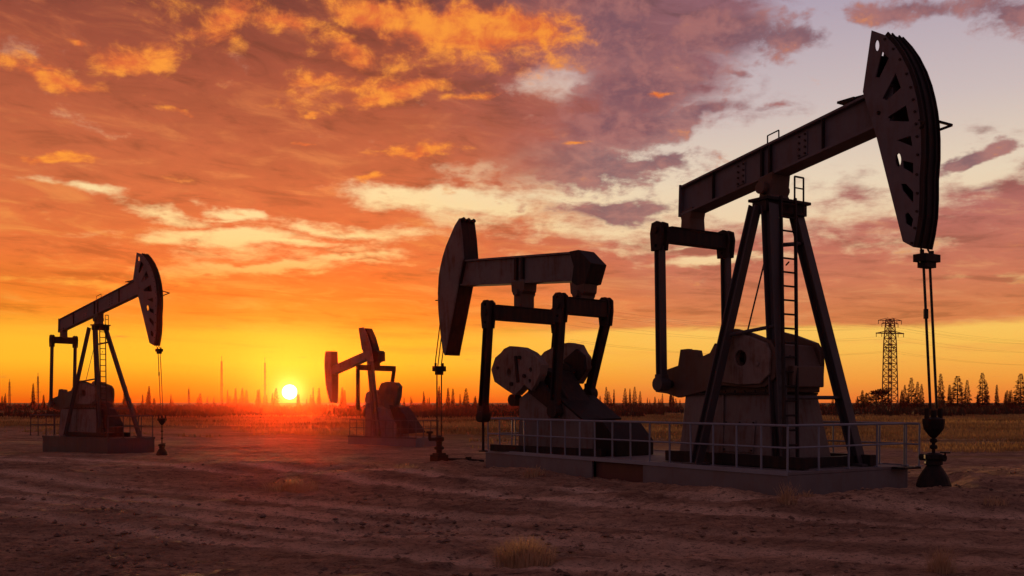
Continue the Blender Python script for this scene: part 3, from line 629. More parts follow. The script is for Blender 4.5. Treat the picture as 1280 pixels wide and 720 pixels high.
# ------------------------------------------------------------------ far pump, smaller, two head plates
def pump_d():
    fr = FD; gz = fr.O[2]; dz = .42
    root = empty('pump_jack', fr.O, fr.yaw, 'smallest hazy orange pump jack right of the sun, a head plate at each beam end', 'pump jack', 'pump jacks in the oil field')
    S = fr.side; k = .7
    # side towards the camera is +y for this heading
    pl = [S(a, b, .22) for a, b in [(407,439),(406,448),(405.8,458),(406.5,470),(407.5,482),(410,494),(413,504),(414.5,503),(415,470),(413.5,439)]]
    hd = MB().prism(pl, .18, .24).build('horse_head', M['panel'], root, .01)
    pf = [(p[0]-.0, p[1]) for p in pl]
    MB().prism(pf, -.30, .178).build('head_box', M['rust'], hd, .01)
    a0, a1 = S(412,459,.2), S(459,438,.2); b0, b1 = S(413,469,.2), S(459,449,.2)
    beam = MB().prism([a0, a1, b1, b0], -.18, .2).build('walking_beam', M['panel'], root, .01)
    p2 = [S(a, b, .3) for a, b in [(448,410),(454,409),(459,420),(463,434),(466,452),(460,453),(452,436)]]
    h2 = MB().prism(p2, .22, .30).build('rear_head', M['panel'], root, .01)
    MB().prism([(p[0]-.12, p[1]-.05) for p in p2], -.28, .2).build('head_box', M['dark'], h2, .01)
    sb = MB().prism([S(a, b, .2) for a, b in [(464,440),(470,438),(472,440),(472,451),(464,453)]], -.4, .2).build('tail_box', M['dark'], root, .01)
    xe, ze = S(468,460,0)
    e = MB(); yl = fr.cross(447,463,xe)[0]; yr = fr.cross(493,461,xe)[0]; e.box((xe, (yl+yr)/2, ze), (.25, abs(yr-yl), .30)); e.build('equalizer', M['dark'], root, .01)
    b = MB(); b.box((xe, 0, ze+.25), (.4, .5, .3)); b.build('saddle_bearing', M['dark'], root, .01)
    n1 = fr.cross(447.5,514,xe)
    for yy, px, py in ((yl, 447.5, 512), (yr, 490, 480)):
        y2, z2 = fr.cross(px, py, xe); MB().bar((xe, yy*.98, ze-.1), (xe, y2, z2), .16, .16).build('pitman_arm', M['dark'], root, .006)
    f = S(472,545,.7); t = S(464,452,.25); f2 = S(462,545,.5)
    for a, b_ in (((t[0]+.15,.3,t[1]), (f[0]+.1,.75,dz)), ((t[0]-.1,.3,t[1]), (f[0]-.1,.72,dz))):
        MB().bar(a, b_, .16, .16).build('leg', M['leg'], root, .006)
    c1 = [S(a, b, .4) for a, b in [(473,486),(476,479),(483,477),(494,478),(498,483),(497,496),(494,506),(486,512),(478,508),(474,498)]]
    MB().prism(c1, .05, .4).build('counterweight', M['rust'], root, .03)
    c2 = [S(a, b, .0) for a, b in [(456,500),(458,491),(465,487),(473,489),(474,505),(458,508)]]
    MB().prism(c2, -.5, .03).build('gearbox', M['panel'], root, .03)
    pz = [S(a, b, .55) for a, b in [(457,504),(480,512),(495,530),(496,543),(456,543)]]
    MB().prism([(pz[0][0], pz[0][1]), (pz[1][0], pz[1][1]), (pz[2][0], pz[2][1]), (pz[3][0], dz), (pz[4][0], dz)], -.4, .55).build('pedestal', M['panel'], root, .02)
    bc = [S(a, b, .62) for a, b in [(484,506),(497,509),(518,541),(497,543)]]
    MB().prism(bc, -.3, .5).build('belt_cover', M['dark'], root, .02)
    return root
pump_d()

# ------------------------------------------------------------------ platforms with railings
def railing(root, frpts, z0, z1, posts, r=.028, mid=True, mat=None):
    mat = mat or M['rail']
    """handrail along points (local), posts at given parameter list per segment"""
    rl = MB()
    zs = [z1]+([z0+(z1-z0)*.52] if mid else [])
    for z in zs:
        for a, b in zip(frpts[:-1], frpts[1:]): rl.tube((a[0], a[1], z), (b[0], b[1], z), r if z == z1 else r*.75, 8)
    o = rl.build('railing', mat, root)
    seen = set()
    for (a, b), n in zip(zip(frpts[:-1], frpts[1:]), posts):
        for i in range(n+1):
            t = i/n; p = (a[0]+(b[0]-a[0])*t, a[1]+(b[1]-a[1])*t); key = (round(p[0],2), round(p[1],2))
            if key in seen: continue
            seen.add(key)
            pm = MB().tube((p[0], p[1], z0), (p[0]+random.uniform(-.012,.012), p[1]+random.uniform(-.012,.012), z1), r*.85, 8)
            pm.box((p[0], p[1], z0+.012), (.11, .11, .02)); pm.build('post', mat, o)
    return o
def platform(fr, X0, X1, Y0, Y1, top, bottom, segs, label, edge=.07, rails=(), rh=1.0, r=.028, railmat=None):
    root = empty('equipment_platform', fr.w(0,0,0), fr.yaw, label, 'platform', 'railed steel platforms under the pumps')
    d = MB(); d.box(((X0+X1)/2, (Y0+Y1)/2, top-edge/2), (X1-X0, Y1-Y0, edge)); d.build('deck', segs[0][3], root, .01)
    for y in (Y0, Y1): MB().box(((X0+X1)/2, y+(.012 if y > 0 else -.012)*1.1, top-edge/2+.01), (X1-X0+.02, .02, edge+.03)).build('edge_angle', M['rail'] if not railmat else railmat, root)
    for a, b, inset, mat in segs:
        i = .03+inset; t = .05; zc, hh = (top-edge-.004+bottom)/2, top-edge-.004-bottom
        for yy in (Y0+i, Y1-i): MB().box(((a+b)/2, yy, zc), (b-a-.004, t, hh)).build('skirt_panel', mat, root)
    for x, sgn in ((X0, 1), (X1, -1)):
        s = MB(); s.box((x+sgn*.035, (Y0+Y1)/2, (top-edge-.004+bottom)/2), (.05, Y1-Y0-.12, top-edge-.004-bottom)); s.build('end_panel', segs[0][3], root)
    for pts, posts in rails: railing(root, pts, top, top+rh, posts, r, True, railmat)
    return root
e = .06
pl = platform(FA, PX0, PX1, PY0, PY1, DECK, -.55, [(PX0,-4.55,0,M['skirt']), (-4.55,-2.5,.14,M['red']), (-2.5,PX1,0,M['skirt'])],
   'long grey steel platform with white-blue railings carrying the two nearest pump jacks',
   rails=[([(PX0+e,PY1-e),(PX0+e,PY0+e),(-4.5,PY0+e),(PX1-e,PY0+e),(PX1-e,PY1-e),(-2.0,PY1-e)], [4,8,9,4,6])])
# a small landing beyond the right end with its own rail
st = MB(); st.box((PX1+.2, PY1-.35, DECK-.03), (.36, .6, .05)); st.build('step_plate', M['dark'], pl)
railing(pl, [(PX1+.02, PY1-.1), (PX1+.36, PY1-.1)], DECK, DECK+1.0, [1])
C0, C1, D0, D1 = -3.1, 2.75, -1.15, 1.15
platform(FC, C0, C1, D0, D1, DC-.005, -.4, [(C0,C1,0,M['leg'])], 'low grey platform with thin dark rails under the far left pump jack', edge=.06,
   rails=[([(C1-e,D0+e),(C1-e,D1-e),(C0+e,D1-e)], [3,6]), ([(C0-1.4,D1+.2),(C0-1.4,D0+.1),(C0+.9,D0+.1)], [2,3])], rh=1.0, r=.026, railmat=M['leg'])
q0 = FD.side(436,548,.9)[0]; q1 = FD.side(521,548,.9)[0]
platform(FD, min(q0,q1), max(q0,q1), -.9, .95, .415, -.3, [(min(q0,q1),max(q0,q1),0,M['skirt'])], 'small pale platform under the hazy pump jack right of the sun', edge=.05,
   rails=[([(max(q0,q1)-.06,.89),(min(q0,q1)+.06,.89),(min(q0,q1)+.06,-.84)], [9,3])], rh=.9, r=.024, railmat=M['leg'])

# ------------------------------------------------------------------ lattice pylon and masts on the horizon
def at(px, Y): return ((px-CX)/FL*Y, Y)
def pylon():
    Y = 400; x, y = at(1112.5, Y); z = hz(x, y); H = EYE+(HY-399)/FL*Y-z
    root = empty('pylon', (x, y, z), .25, 'steel lattice power pylon with cross arms on the horizon at right', 'pylon')
    b = MB(); ws = lambda t: 4.4-(4.4-3.4)*min(t/.75,1)-1.2*max(0,(t-.75)/.25)
    n = 14
    for i in range(n):
        t0, t1 = i/n, (i+1)/n; a, c = ws(t0)/2, ws(t1)/2
        cs = [(-1,-1),(1,-1),(1,1),(-1,1)]
        for j in range(4):
            p, q = cs[j], cs[(j+1)%4]
            b.tube((p[0]*a,p[1]*a,t0*H), (p[0]*c,p[1]*c,t1*H), .27, 4)
            b.tube((p[0]*a,p[1]*a,t0*H), (q[0]*c,q[1]*c,t1*H), .10, 4); b.tube((q[0]*a,q[1]*a,t0*H), (p[0]*c,p[1]*c,t1*H), .10, 4)
            b.tube((p[0]*c,p[1]*c,t1*H), (q[0]*c,q[1]*c,t1*H), .12, 4)
    b.build('lattice_body', M['lattice'], root)
    for z_, l, r in ((.985,5.4,.16),(.95,3.8,.16),(.84,6.4,.26),(.68,2.8,.18)):
        a = MB(); zz = z_*H; a.tube((-l,0,zz), (l,0,zz), r, 5); a.tube((-l,0,zz), (-.8,0,zz+1.1), r*.6, 4); a.tube((l,0,zz), (.8,0,zz+1.1), r*.6, 4)
        for s in (-1,-.6,.6,1): a.tube((s*l*.98,0,zz), (s*l*.98,0,zz-1.5), .13, 5)
        a.build('cross_arm', M['lattice'], root)
        for s in (-1, 1):
            for dx in (-150, 170):
                pts = [(s*l*.98+dx*t, (60 if dx > 0 else -40)*t, zz-1.5-14*t*(1-t)*(1 if abs(dx) else 0)) for t in [i/12 for i in range(13)]]
                MB().path(pts, .018, 4).build('power_line', M['cable'], root)
pylon()
def mast(px, top, label, Y=420, w=.8, group='thin masts on the horizon'):
    x, y = at(px, Y); z = hz(x, y); H = EYE+(HY-top)/FL*Y-z
    root = empty('lattice_mast', (x, y, z), .3, label, 'mast', group)
    b = MB(); n = int(H/1.3)
    for s in ((-1,-1),(1,-1),(0,1.2)):
        b.tube((s[0]*w/2,s[1]*w/2,0), (s[0]*w*.25,s[1]*w*.25,H*.9), .10, 4)
    for i in range(n):
        t0, t1 = i/n*.9, (i+1)/n*.9; a = w/2*(1-.5*t0/.9); c = w/2*(1-.5*t1/.9)
        b.tube((-a,-a,t0*H), (c,-c,t1*H), .055, 4); b.tube((a,-a,t0*H), (0,1.2*c,t1*H), .055, 4)
    b.build('lattice_body', M['lattice'], root)
    t = MB(); t.tube((0,0,H*.9-.2), (0,0,H), .09, 5); t.tube((-1.0,0,H*.45), (1.0,0,H*.45), .07, 4); t.tube((-.7,0,H*.72), (.7,0,H*.72), .06, 4); t.build('antenna', M['lattice'], root)
mast(277, 445, 'tallest thin lattice mast on the horizon left of the sun', w=1.0)
mast(331, 447, 'thin lattice mast on the horizon just left of the sun', w=.8)
mast(12, 474, 'thin mast at the left edge of the photo on the horizon')
mast(47.5, 466, 'thin mast on the horizon just left of the far left pump jack')
mast(236, 484, 'short thin mast between the far left pump jack and the tall mast', w=.6)

# ------------------------------------------------------------------ trees on the horizon
def conifer(seed, H=10, Rr=1.7, n=420, sparse=0):
    r = random.Random(seed); mb = MB()
    for i in range(n):
        t = r.random()**.85; zc = H*(.10+.90*t)
        lay = .72+.28*math.sin(t*42+r.random()*.8)
        rad = Rr*(1-t)**.8*lay+.10
        if r.random() < sparse: rad *= .35
        a = r.random()*2*math.pi; d = rad*(.25+.75*r.random())
        p = Vector((d*math.cos(a), d*math.sin(a), zc-.25*d))
        l = .55*(1.1-t)+.22; o = Vector((math.cos(a), math.sin(a), -.35+.5*t))*l
        s = Vector((-math.sin(a), math.cos(a), r.uniform(-.3,.3)))*l*.35
        mb.add([p-s*.6, p+s*.6, p+o+s*.1, p+o*.5-Vector((0,0,.25*l))], [(0,1,2),(0,2,3)])
    return mb
def bushtree(seed, H=5, Rr=1.8, n=420):
    r = random.Random(seed); mb = MB(); cl = [(r.uniform(-.6,.6)*Rr, r.uniform(-.6,.6)*Rr, H*r.uniform(.35,.85), Rr*r.uniform(.35,.6)) for _ in range(7)]
    for i in range(n):
        c = r.choice(cl); d = Vector((r.gauss(0,1), r.gauss(0,1), r.gauss(0,1))).normalized()*c[3]*r.random()**.4
        p = Vector(c[:3])+d; s = Vector((r.uniform(-1,1), r.uniform(-1,1), r.uniform(-1,1)))*.25; u = Vector((r.uniform(-1,1), r.uniform(-1,1), r.uniform(-.2,1)))*.35
        mb.add([p-s, p+s, p+u], [(0,1,2)])
    return mb
protos = []
for kind, seed, H, Rr, sp in (('spruce_tree',1,10,1.6,0),('spruce_tree',2,10,1.25,.2),('spruce_tree',3,10,1.9,.1),('spruce_tree',4,10,.9,.5),('bushy_tree',5,5,2.0,0),('bushy_tree',6,5,1.7,0)):
    cm = (conifer(seed, H, Rr, 760, sp) if kind == 'spruce_tree' else bushtree(seed, H, Rr))
    me = bpy.data.meshes.new('crown'); me.from_pydata(cm.v, [], cm.f); me.materials.append(M['needle' if kind == 'spruce_tree' else 'scrub'])
    tm = MB()
    if kind == 'spruce_tree': tm.tube((0,0,-.4), (0,0,H*.97), .16, 6, .03)
    else:
        tm.tube((0,0,-.4), (.1,0,H*.5), .12, 6, .06); tm.tube((.1,0,H*.4), (.7,.2,H*.75), .06, 5, .02); tm.tube((.1,0,H*.35), (-.6,-.3,H*.7), .06, 5, .02)
    mt = bpy.data.meshes.new('trunk'); mt.from_pydata(tm.v, [], tm.f); mt.materials.append(M['bark'])
    protos.append((kind, H, me, mt))
def tree(i, px, Y, top, label, group, rz=0, wide=1.0):
    kind, H, me, mt = protos[i]; x, y = at(px, Y); z = hz(x, y); h = EYE+(HY-top)/FL*Y-z; s = h/H
    r = empty(kind, (x, y, z), rz, label, 'tree', group); r.scale = (s*wide, s*wide, s)
    for nm, m_ in (('trunk', mt), ('crown', me)):
        o = bpy.data.objects.new(nm, m_); COL.objects.link(o); o.parent = r
big = [(1139,472,0),(1147,477,1),(1152,480,1),(1176,467,1),(1187,481,3),(1197,470,0),(1209,475,0),(1228,466,2),(1233,478,0),(1246,481,3),(1259,488,1),(1276,467,2),(1127,489,1),(1083,491,3),(1078,488,3),(1095,485,4),(1103,483,4),(1131,481,1)]
bl = ['dark spruce right of the power pylon, left one of a close trio', 'middle spruce of the close trio right of the pylon', 'right spruce of the close trio right of the pylon',
 'tall narrow spruce just right of the well cables', 'thin small spruce between the well cables and the next tall pair', 'left spruce of the tall pair right of the well cables', 'right spruce of the tall pair right of the well cables',
 'tallest broad spruce near the right edge', 'shorter spruce touching the tallest broad spruce on its right', 'thin bare spruce between the broad spruce and the right edge', 'short spruce near the right edge', 'broad dark spruce at the right edge of the photo',
 'short spruce hard against the right foot of the pylon', 'thin stub spruce left of the pylon, right one of two', 'thin stub spruce left of the pylon, left one of two', 'low bushy tree at the left foot of the pylon', 'low bushy tree overlapping the left side of the pylon', 'spruce just right of the pylon base before the trio']
for (px, top, i), lb in zip(big, bl): tree(i, px, 300+random.uniform(-30,30), top, lb, 'spruces on the horizon at right', random.random()*6, random.uniform(.9, 1.7))
far_groups = [
 (0, 60, 5, 'small hazy spruce on the horizon left of the far left pump jack', 'horizon spruces at the left edge', 478, 494),
 (140, 196, 9, 'small hazy spruce on the horizon behind the far left pump jack', 'horizon spruces behind the far left pump', 482, 496),
 (206, 345, 26, 'small spruce in the hazy row left of the sun', 'horizon spruces left of the sun', 484, 498),
 (372, 408, 8, 'small glowing spruce on the horizon between the sun and the hazy pump jack', 'horizon spruces right of the sun', 484, 497),
 (416, 446, 5, 'small spruce on the horizon under the beam of the hazy pump jack', 'horizon spruces under the hazy pump', 484, 497),
 (502, 604, 24, 'small spruce on the horizon between the hazy pump jack and the middle pump jack', 'horizon spruces between the pumps', 481, 498),
 (742, 850, 28, 'small spruce on the horizon between the middle and the right pump jack', 'horizon spruces between the two near pumps', 482, 498),
 (1040, 1118, 18, 'small spruce on the horizon left of the pylon', 'horizon spruces left of the pylon', 484, 498),
 (1120, 1280, 20, 'small low spruce in the row at the right edge of the horizon', 'low horizon spruces at right', 484, 498)]
for x0, x1, n, lb, gp, ta, tb in far_groups:
    cl_ = [random.uniform(x0, x1) for _ in range(max(2, n//6))]
    for j in range(n):
        px = random.uniform(x0, x1) if random.random() < .55 else min(max(random.gauss(random.choice(cl_), 7), x0), x1)
        top = tb+1.5-(tb+1.5-ta)*random.random()**2.0
        tree(random.choice((0,1,1,3,3,3,2)), px, random.uniform(300,420), top, lb, gp, random.random()*6, random.uniform(.7,1.3))

# low scrub belt in front of the horizon and grass on the field: nobody could count them
def scatter_blades(name, xs, ys, hs, ws, mat, lean=.35, seg=False):
    n = len(xs); zs = height(xs, ys, False); a = RNG.uniform(0, 2*np.pi, n); l = RNG.uniform(0, lean, n)*hs; la = RNG.uniform(0, 2*np.pi, n)
    v = np.empty((n, 3, 3), np.float32)
    v[:,0] = np.stack([xs-np.cos(a)*ws, ys-np.sin(a)*ws, zs-.03], -1); v[:,1] = np.stack([xs+np.cos(a)*ws, ys+np.sin(a)*ws, zs-.03], -1)
    v[:,2] = np.stack([xs+np.cos(la)*l, ys+np.sin(la)*l, zs+hs], -1)
    me = bpy.data.meshes.new(name); me.vertices.add(n*3); me.vertices.foreach_set('co', v.ravel())
    me.loops.add(n*3); me.loops.foreach_set('vertex_index', np.arange(n*3, dtype=np.int32)); me.polygons.add(n); me.polygons.foreach_set('loop_start', np.arange(n, dtype=np.int32)*3)
    me.update(calc_edges=True); me.materials.append(mat)
    o = bpy.data.objects.new(name, me); COL.objects.link(o); return o
n = 150000; ys = 40*np.exp(RNG.random(n)*math.log(200/40)); xs = ys*RNG.uniform(-.62,.62,n)
den = fbm(xs*.08, ys*.12, 4, 95)+.5*fbm(xs*.5, ys*.7, 2, 12); edge = ys+.62*xs+7*fbm(xs*.05, ys*.08, 4, 90)
kp = (den > .02-.5*sst(60,76,edge)+.35*(1-sst(50,60,edge))+.22*(1-sst(0,18,xs))) & (edge > 46)
xs, ys = xs[kp], ys[kp]
tag(scatter_blades('field_grass', xs, ys, RNG.uniform(.10,.34,len(xs))*(.8+.4*sst(50,90,ys)), RNG.uniform(.012,.03,len(xs))*(1+ys/40), M['field']), 'tall dry yellow grass over the flat field behind the pump jacks', 'grass', kind='stuff')
n = 60000; ys = 150*np.exp(RNG.random(n)*math.log(440/150)); xs = ys*RNG.uniform(-.8,.8,n)
den = fbm(xs*.03, ys*.02, 4, 44)+.4*fbm(xs*.2, ys*.1, 2, 46); kp = den > .06-.3*sst(220,380,ys)
xs, ys = xs[kp], ys[kp]; 
tag(scatter_blades('scrub', xs, ys, RNG.uniform(.4,1.5,len(xs))*(1+.5*sst(200,400,ys)), RNG.uniform(.2,.55,len(xs)), M['scrub'], .6), 'dark low scrub belt along the horizon', 'scrub', kind='stuff')

# clods and pebbles on the dirt
def clods():
    n = 14000; ys = 7.5*np.exp(RNG.random(n)*math.log(34/7.5)); xs = ys*RNG.uniform(-.58,.58,n)
    d = fbm(xs*.6, ys*.9, 3, 15); k = d > .02-.1*RNG.random(n); xs, ys = xs[k], ys[k]
    lx = (xs-FA.O[0])*FA.u[0]+(ys-FA.O[1])*FA.u[1]; ly = (xs-FA.O[0])*FA.v[0]+(ys-FA.O[1])*FA.v[1]
    k = ~((lx > PX0-.1) & (lx < PX1+.1) & (ly > PY0-.1) & (ly < PY1+.1)); xs, ys = xs[k], ys[k]; zs = height(xs, ys)
    mb = MB(); base = [(0,0,1),(1,0,.1),(.31,.95,.1),(-.81,.59,.1),(-.81,-.59,.1),(.31,-.95,.1),(0,0,-.8)]
    fs = [(0,1,2),(0,2,3),(0,3,4),(0,4,5),(0,5,1),(6,2,1),(6,3,2),(6,4,3),(6,5,4),(6,1,5)]
    for x, y, z in zip(xs, ys, zs):
        s = .010+.055*random.random()**6; a = random.random()*6.3; c, q = math.cos(a), math.sin(a); vs = []
        for p in base:
            j = s*random.uniform(.65,1.35); vs.append((x+(p[0]*c-p[1]*q)*j, y+(p[0]*q+p[1]*c)*j, z+p[2]*j*.65+s*.2))
        mb.add(vs, fs)
    me = bpy.data.meshes.new('clods'); me.from_pydata(mb.v, [], mb.f); me.materials.append(M['clod'])
    o = bpy.data.objects.new('clods', me); COL.objects.link(o); tag(o, 'small clods and pebbles scattered over the bare dirt', 'clods', kind='stuff')
clods()

# dry tussocks
def tussock(px, py, wpx, hpx, label, n=260, seed=0, wisp=False):
    r = random.Random(seed); Y = EYE*FL/(py-HY)
    for _ in range(4):
        x, y = at(px, Y); z = hz(x, y); Y = (EYE-z)*FL/(py-HY)
    x, y = at(px, Y); z = hz(x, y); W = wpx/FL*Y/2; H = hpx/FL*Y
    mb = MB()
    for i in range(n):
        a = r.random()*2*math.pi; d = W*r.random()**.7*.75; b = Vector((d*math.cos(a), .7*d*math.sin(a), 0)); b.z = -.03
        h = H*(1-.55*(d/W))*r.uniform(.35,1.0); ln = Vector((math.cos(a), math.sin(a), 0))*h*r.uniform(.05,.6)+Vector((r.uniform(-.2,.2), r.uniform(-.2,.2), 0))*h
        w = r.uniform(.003,.0065)*(Y/13); s = Vector((math.cos(a+1.5), math.sin(a+1.5), 0))*w
        p1 = b+ln*.25+Vector((0,0,h*.55)); p2 = b+ln+Vector((0,0,h))
        mb.add([b-s, b+s, p1+s*.8, p1-s*.8, p2], [(0,1,2,3),(3,2,4)])
        if r.random() < .35:
            e = p1.lerp(p2, .6); mb.add([e-s, e+s, e+Vector((r.uniform(-.2,.2)*h, r.uniform(-.2,.2)*h, .18*h))], [(0,1,2)])
    o = mb.build('grass_tussock', M['straw'], None); o.location = (x, y, z); tag(o, label, 'tussock', 'dry tussocks on the dirt'); return o
tussock(655, 705, 105, 48, 'wide dry grass tussock at the bottom centre of the photo', 900, 1)
tussock(1177, 716, 46, 52, 'tall wispy dry grass tussock at the bottom right', 200, 2)
tussock(366, 612, 100, 24, 'low reddish dry tussock on the dirt below the sun', 420, 3)
tussock(984, 628, 34, 36, 'thin dry tussock against the front corner of the platform', 120, 4)
tussock(668, 596, 40, 18, 'small dry tussock against the left skirt of the platform', 160, 5)
tussock(508, 590, 70, 14, 'low dry tussock left of the square-based wellhead', 160, 6)
tussock(1240, 622, 60, 16, 'low dry tussock right of the cone-based wellhead', 160, 7)
tussock(1008, 626, 30, 14, 'small dry tussock just right of the platform corner', 90, 8)

# ------------------------------------------------------------------ camera
cam = bpy.data.cameras.new('camera'); co = bpy.data.objects.new('camera', cam); COL.objects.link(co)
co.location = (0, 0, EYE); co.rotation_euler = (R(90), 0, 0); cam.lens = 35; cam.sensor_width = 36; cam.shift_y = (HY-360)/1280; cam.clip_end = 20000; cam.clip_start = .05
SC.camera = co

# ------------------------------------------------------------------ sun, haze, sky
SUN_AZ = math.atan((362-CX)/FL); SUN_EL = math.atan((HY-490)/FL*math.cos(SUN_AZ))
sd = Vector((math.sin(SUN_AZ)*math.cos(SUN_EL), math.cos(SUN_AZ)*math.cos(SUN_EL), math.sin(SUN_EL)))
sl = bpy.data.lights.new('sun', 'SUN'); sl.energy = 3.0; sl.angle = R(.5); sl.color = (1, .50, .20)
so = bpy.data.objects.new('sun', sl); COL.objects.link(so); so.rotation_euler = (-sd).to_track_quat('-Z', 'Y').to_euler(); so.location = (-60, 200, 40)

HAZE = 1
if HAZE:
    hb = MB(); hb.box((0, 220, 13.0), (1500, 640, 60))
    m = bpy.data.materials.new('haze'); nt = nodes_of(m); out = nt.nodes.new('ShaderNodeOutputMaterial'); vs = nt.nodes.new('ShaderNodeVolumeScatter')
    vs.inputs['Color'].default_value = (1, .10, .02, 1); vs.inputs['Density'].default_value = .00009; vs.inputs['Anisotropy'].default_value = .95
    nt.links.new(vs.outputs[0], out.inputs['Volume'])
    h = hb.build('haze', m); tag(h, kind='structure')

def lin(c): return tuple(((v/255)/12.92 if v/255 <= .04045 else ((v/255+.055)/1.055)**2.4) for v in c)
w = bpy.data.worlds.new('World'); SC.world = w; w.use_nodes = True; nt = w.node_tree; nt.nodes.clear(); N = nt.nodes.new; L = nt.links.new
def val(x, sock):
    if isinstance(x, (int, float)): sock.default_value = x
    elif isinstance(x, tuple): sock.default_value = x if len(x) == len(sock.default_value) else x+(1,)
    else: L(x, sock)
def math_(op, a, b=0, c=None, clamp=False):
    n = N('ShaderNodeMath'); n.operation = op; n.use_clamp = clamp; val(a, n.inputs[0]); val(b, n.inputs[1])
    if c is not None: val(c, n.inputs[2])
    return n.outputs[0]
def mrange(x, a, b, c=0., d=1., kind='SMOOTHSTEP'):
    n = N('ShaderNodeMapRange'); n.interpolation_type = kind; val(x, n.inputs[0])
    for i, q in zip((1,2,3,4), (a,b,c,d)): n.inputs[i].default_value = q
    return n.outputs[0]
def mixc(f, a, b):
    n = N('ShaderNodeMix'); n.data_type = 'RGBA'; val(f, n.inputs[0]); val(a, n.inputs[6]); val(b, n.inputs[7]); return n.outputs[2]
def ramp(x, lo, hi, stops):
    r = N('ShaderNodeValToRGB'); e = r.color_ramp.elements; L(mrange(x, lo, hi, kind='LINEAR'), r.inputs[0])
    for i, (p, c) in enumerate(stops):
        t = (p-lo)/(hi-lo); el = e[i] if i < 2 else e.new(t); el.position = t; el.color = lin(c)+(1,)
    return r.outputs[0]
tc = N('ShaderNodeTexCoord'); sx = N('ShaderNodeSeparateXYZ'); L(tc.outputs['Generated'], sx.inputs[0])
az = math_('MULTIPLY', math_('ARCTAN2', sx.outputs[0], sx.outputs[1]), 57.2958)
el = math_('MULTIPLY', math_('ARCSINE', sx.outputs[2]), 57.2958)
def comb(a, b, c=0): 
    n = N('ShaderNodeCombineXYZ'); val(a, n.inputs[0]); val(b, n.inputs[1]); val(c, n.inputs[2]); return n.outputs[0]
lel = math_('MULTIPLY', math_('LOGARITHM', math_('MAXIMUM', math_('ADD', el, 4.0), .5), 2.71828), 14.0)    # stretches cloud detail sideways near the horizon
def noise(vec, sc, det=6, rough=.55, dist=0, off=0):
    n = N('ShaderNodeTexNoise'); n.inputs['Scale'].default_value = sc; n.inputs['Detail'].default_value = det; n.inputs['Roughness'].default_value = rough; n.inputs['Distortion'].default_value = dist
    v = N('ShaderNodeVectorMath'); v.operation = 'ADD'; L(vec, v.inputs[0]); v.inputs[1].default_value = (off, off*.37, off*.71); L(v.outputs[0], n.inputs['Vector']); return n
cv = comb(math_('MULTIPLY', az, .42), lel)
streak = comb(math_('MULTIPLY', az, .16), math_('ADD', lel, math_('MULTIPLY', az, .06)))
wn = noise(cv, .28, 5, .6, 0, 3.1); ws = N('ShaderNodeSeparateColor'); L(wn.outputs['Color'], ws.inputs[0])
wu = math_('ADD', az, math_('MULTIPLY', math_('SUBTRACT', ws.outputs[0], .5), 6.0))
wv = math_('ADD', el, math_('MULTIPLY', math_('SUBTRACT', ws.outputs[1], .5), 3.2))
WV = comb(wu, wv)
n1 = noise(cv, .55, 7, .62, .3, 11.0).outputs[0]; n2 = noise(cv, 1.3, 6, .62, .2, 23.0).outputs[0]; n3 = noise(streak, .6, 6, .6, .2, 5.0).outputs[0]
def deg(px, py):
    a = math.atan((px-CX)/FL); return math.degrees(a), math.degrees(math.atan((HY-py)/FL*math.cos(a)))
def blobs(lst):
    acc = None
    for px, py, rx, ry, rot, amp in lst:
        a, e = deg(px, py); m = N('ShaderNodeMapping'); m.vector_type = 'TEXTURE'; L(WV, m.inputs[0])
        m.inputs[1].default_value = (a, e, 0); m.inputs[2].default_value = (0, 0, R(-rot)); k = 57.2958/FL*1.25; m.inputs[3].default_value = (rx*k, ry*k, 1)
        g = N('ShaderNodeTexGradient'); g.gradient_type = 'SPHERICAL'; L(m.outputs[0], g.inputs[0])
        q = math_('MULTIPLY', g.outputs[1], amp); acc = q if acc is None else math_('MAXIMUM', acc, q)
    return acc
side = mrange(math_('ADD', az, math_('MULTIPLY', math_('SUBTRACT', n1, .5), 10)), -8, 12)
clearL = ramp(el, -2, 26, [(-2,(200,60,15)),(26,(120,80,100)),(0,(236,92,16)),(.9,(250,140,26)),(2.2,(254,188,44)),(4,(252,190,52)),(6.5,(246,160,62)),(9,(252,214,140)),(13,(250,222,170)),(19,(215,170,150))])
clearR = ramp(el, -2, 26, [(-2,(200,70,30)),(26,(150,140,168)),(0,(238,116,48)),(1.2,(247,156,62)),(3,(252,190,84)),(5,(253,203,104)),(8,(244,208,158)),(12,(234,212,184)),(16,(206,188,186)),(21,(178,162,178))])
clear = mixc(side, clearL, clearR)
deckL = ramp(el, -2, 26, [(-2,(230,90,20)),(26,(84,38,42)),(1,(244,140,34)),(4,(246,150,42)),(6,(238,124,42)),(8,(228,112,54)),(11,(212,106,60)),(14,(192,94,58)),(18,(162,76,52)),(22,(120,56,46))])
deckR = ramp(el, -2, 26, [(-2,(230,110,40)),(26,(120,84,100)),(3,(226,136,74)),(5,(212,124,78)),(7.5,(200,114,90)),(10,(180,104,96)),(12,(164,98,96)),(16,(150,94,100)),(21,(146,96,106))])
deck = mixc(side, deckL, deckR)
shade = math_('ADD', .66, math_('ADD', math_('MULTIPLY', n3, .36), math_('MULTIPLY', n2, .32)))
vm = N('ShaderNodeVectorMath'); vm.operation = 'SCALE'; L(deck, vm.inputs[0]); L(shade, vm.inputs[3]); deck = vm.outputs[0]
rip = noise(comb(math_('MULTIPLY', az, .30), math_('ADD', math_('MULTIPLY', lel, 1.5), math_('MULTIPLY', az, .10))), .8, 6, .62, .5, 41.0).outputs[0]
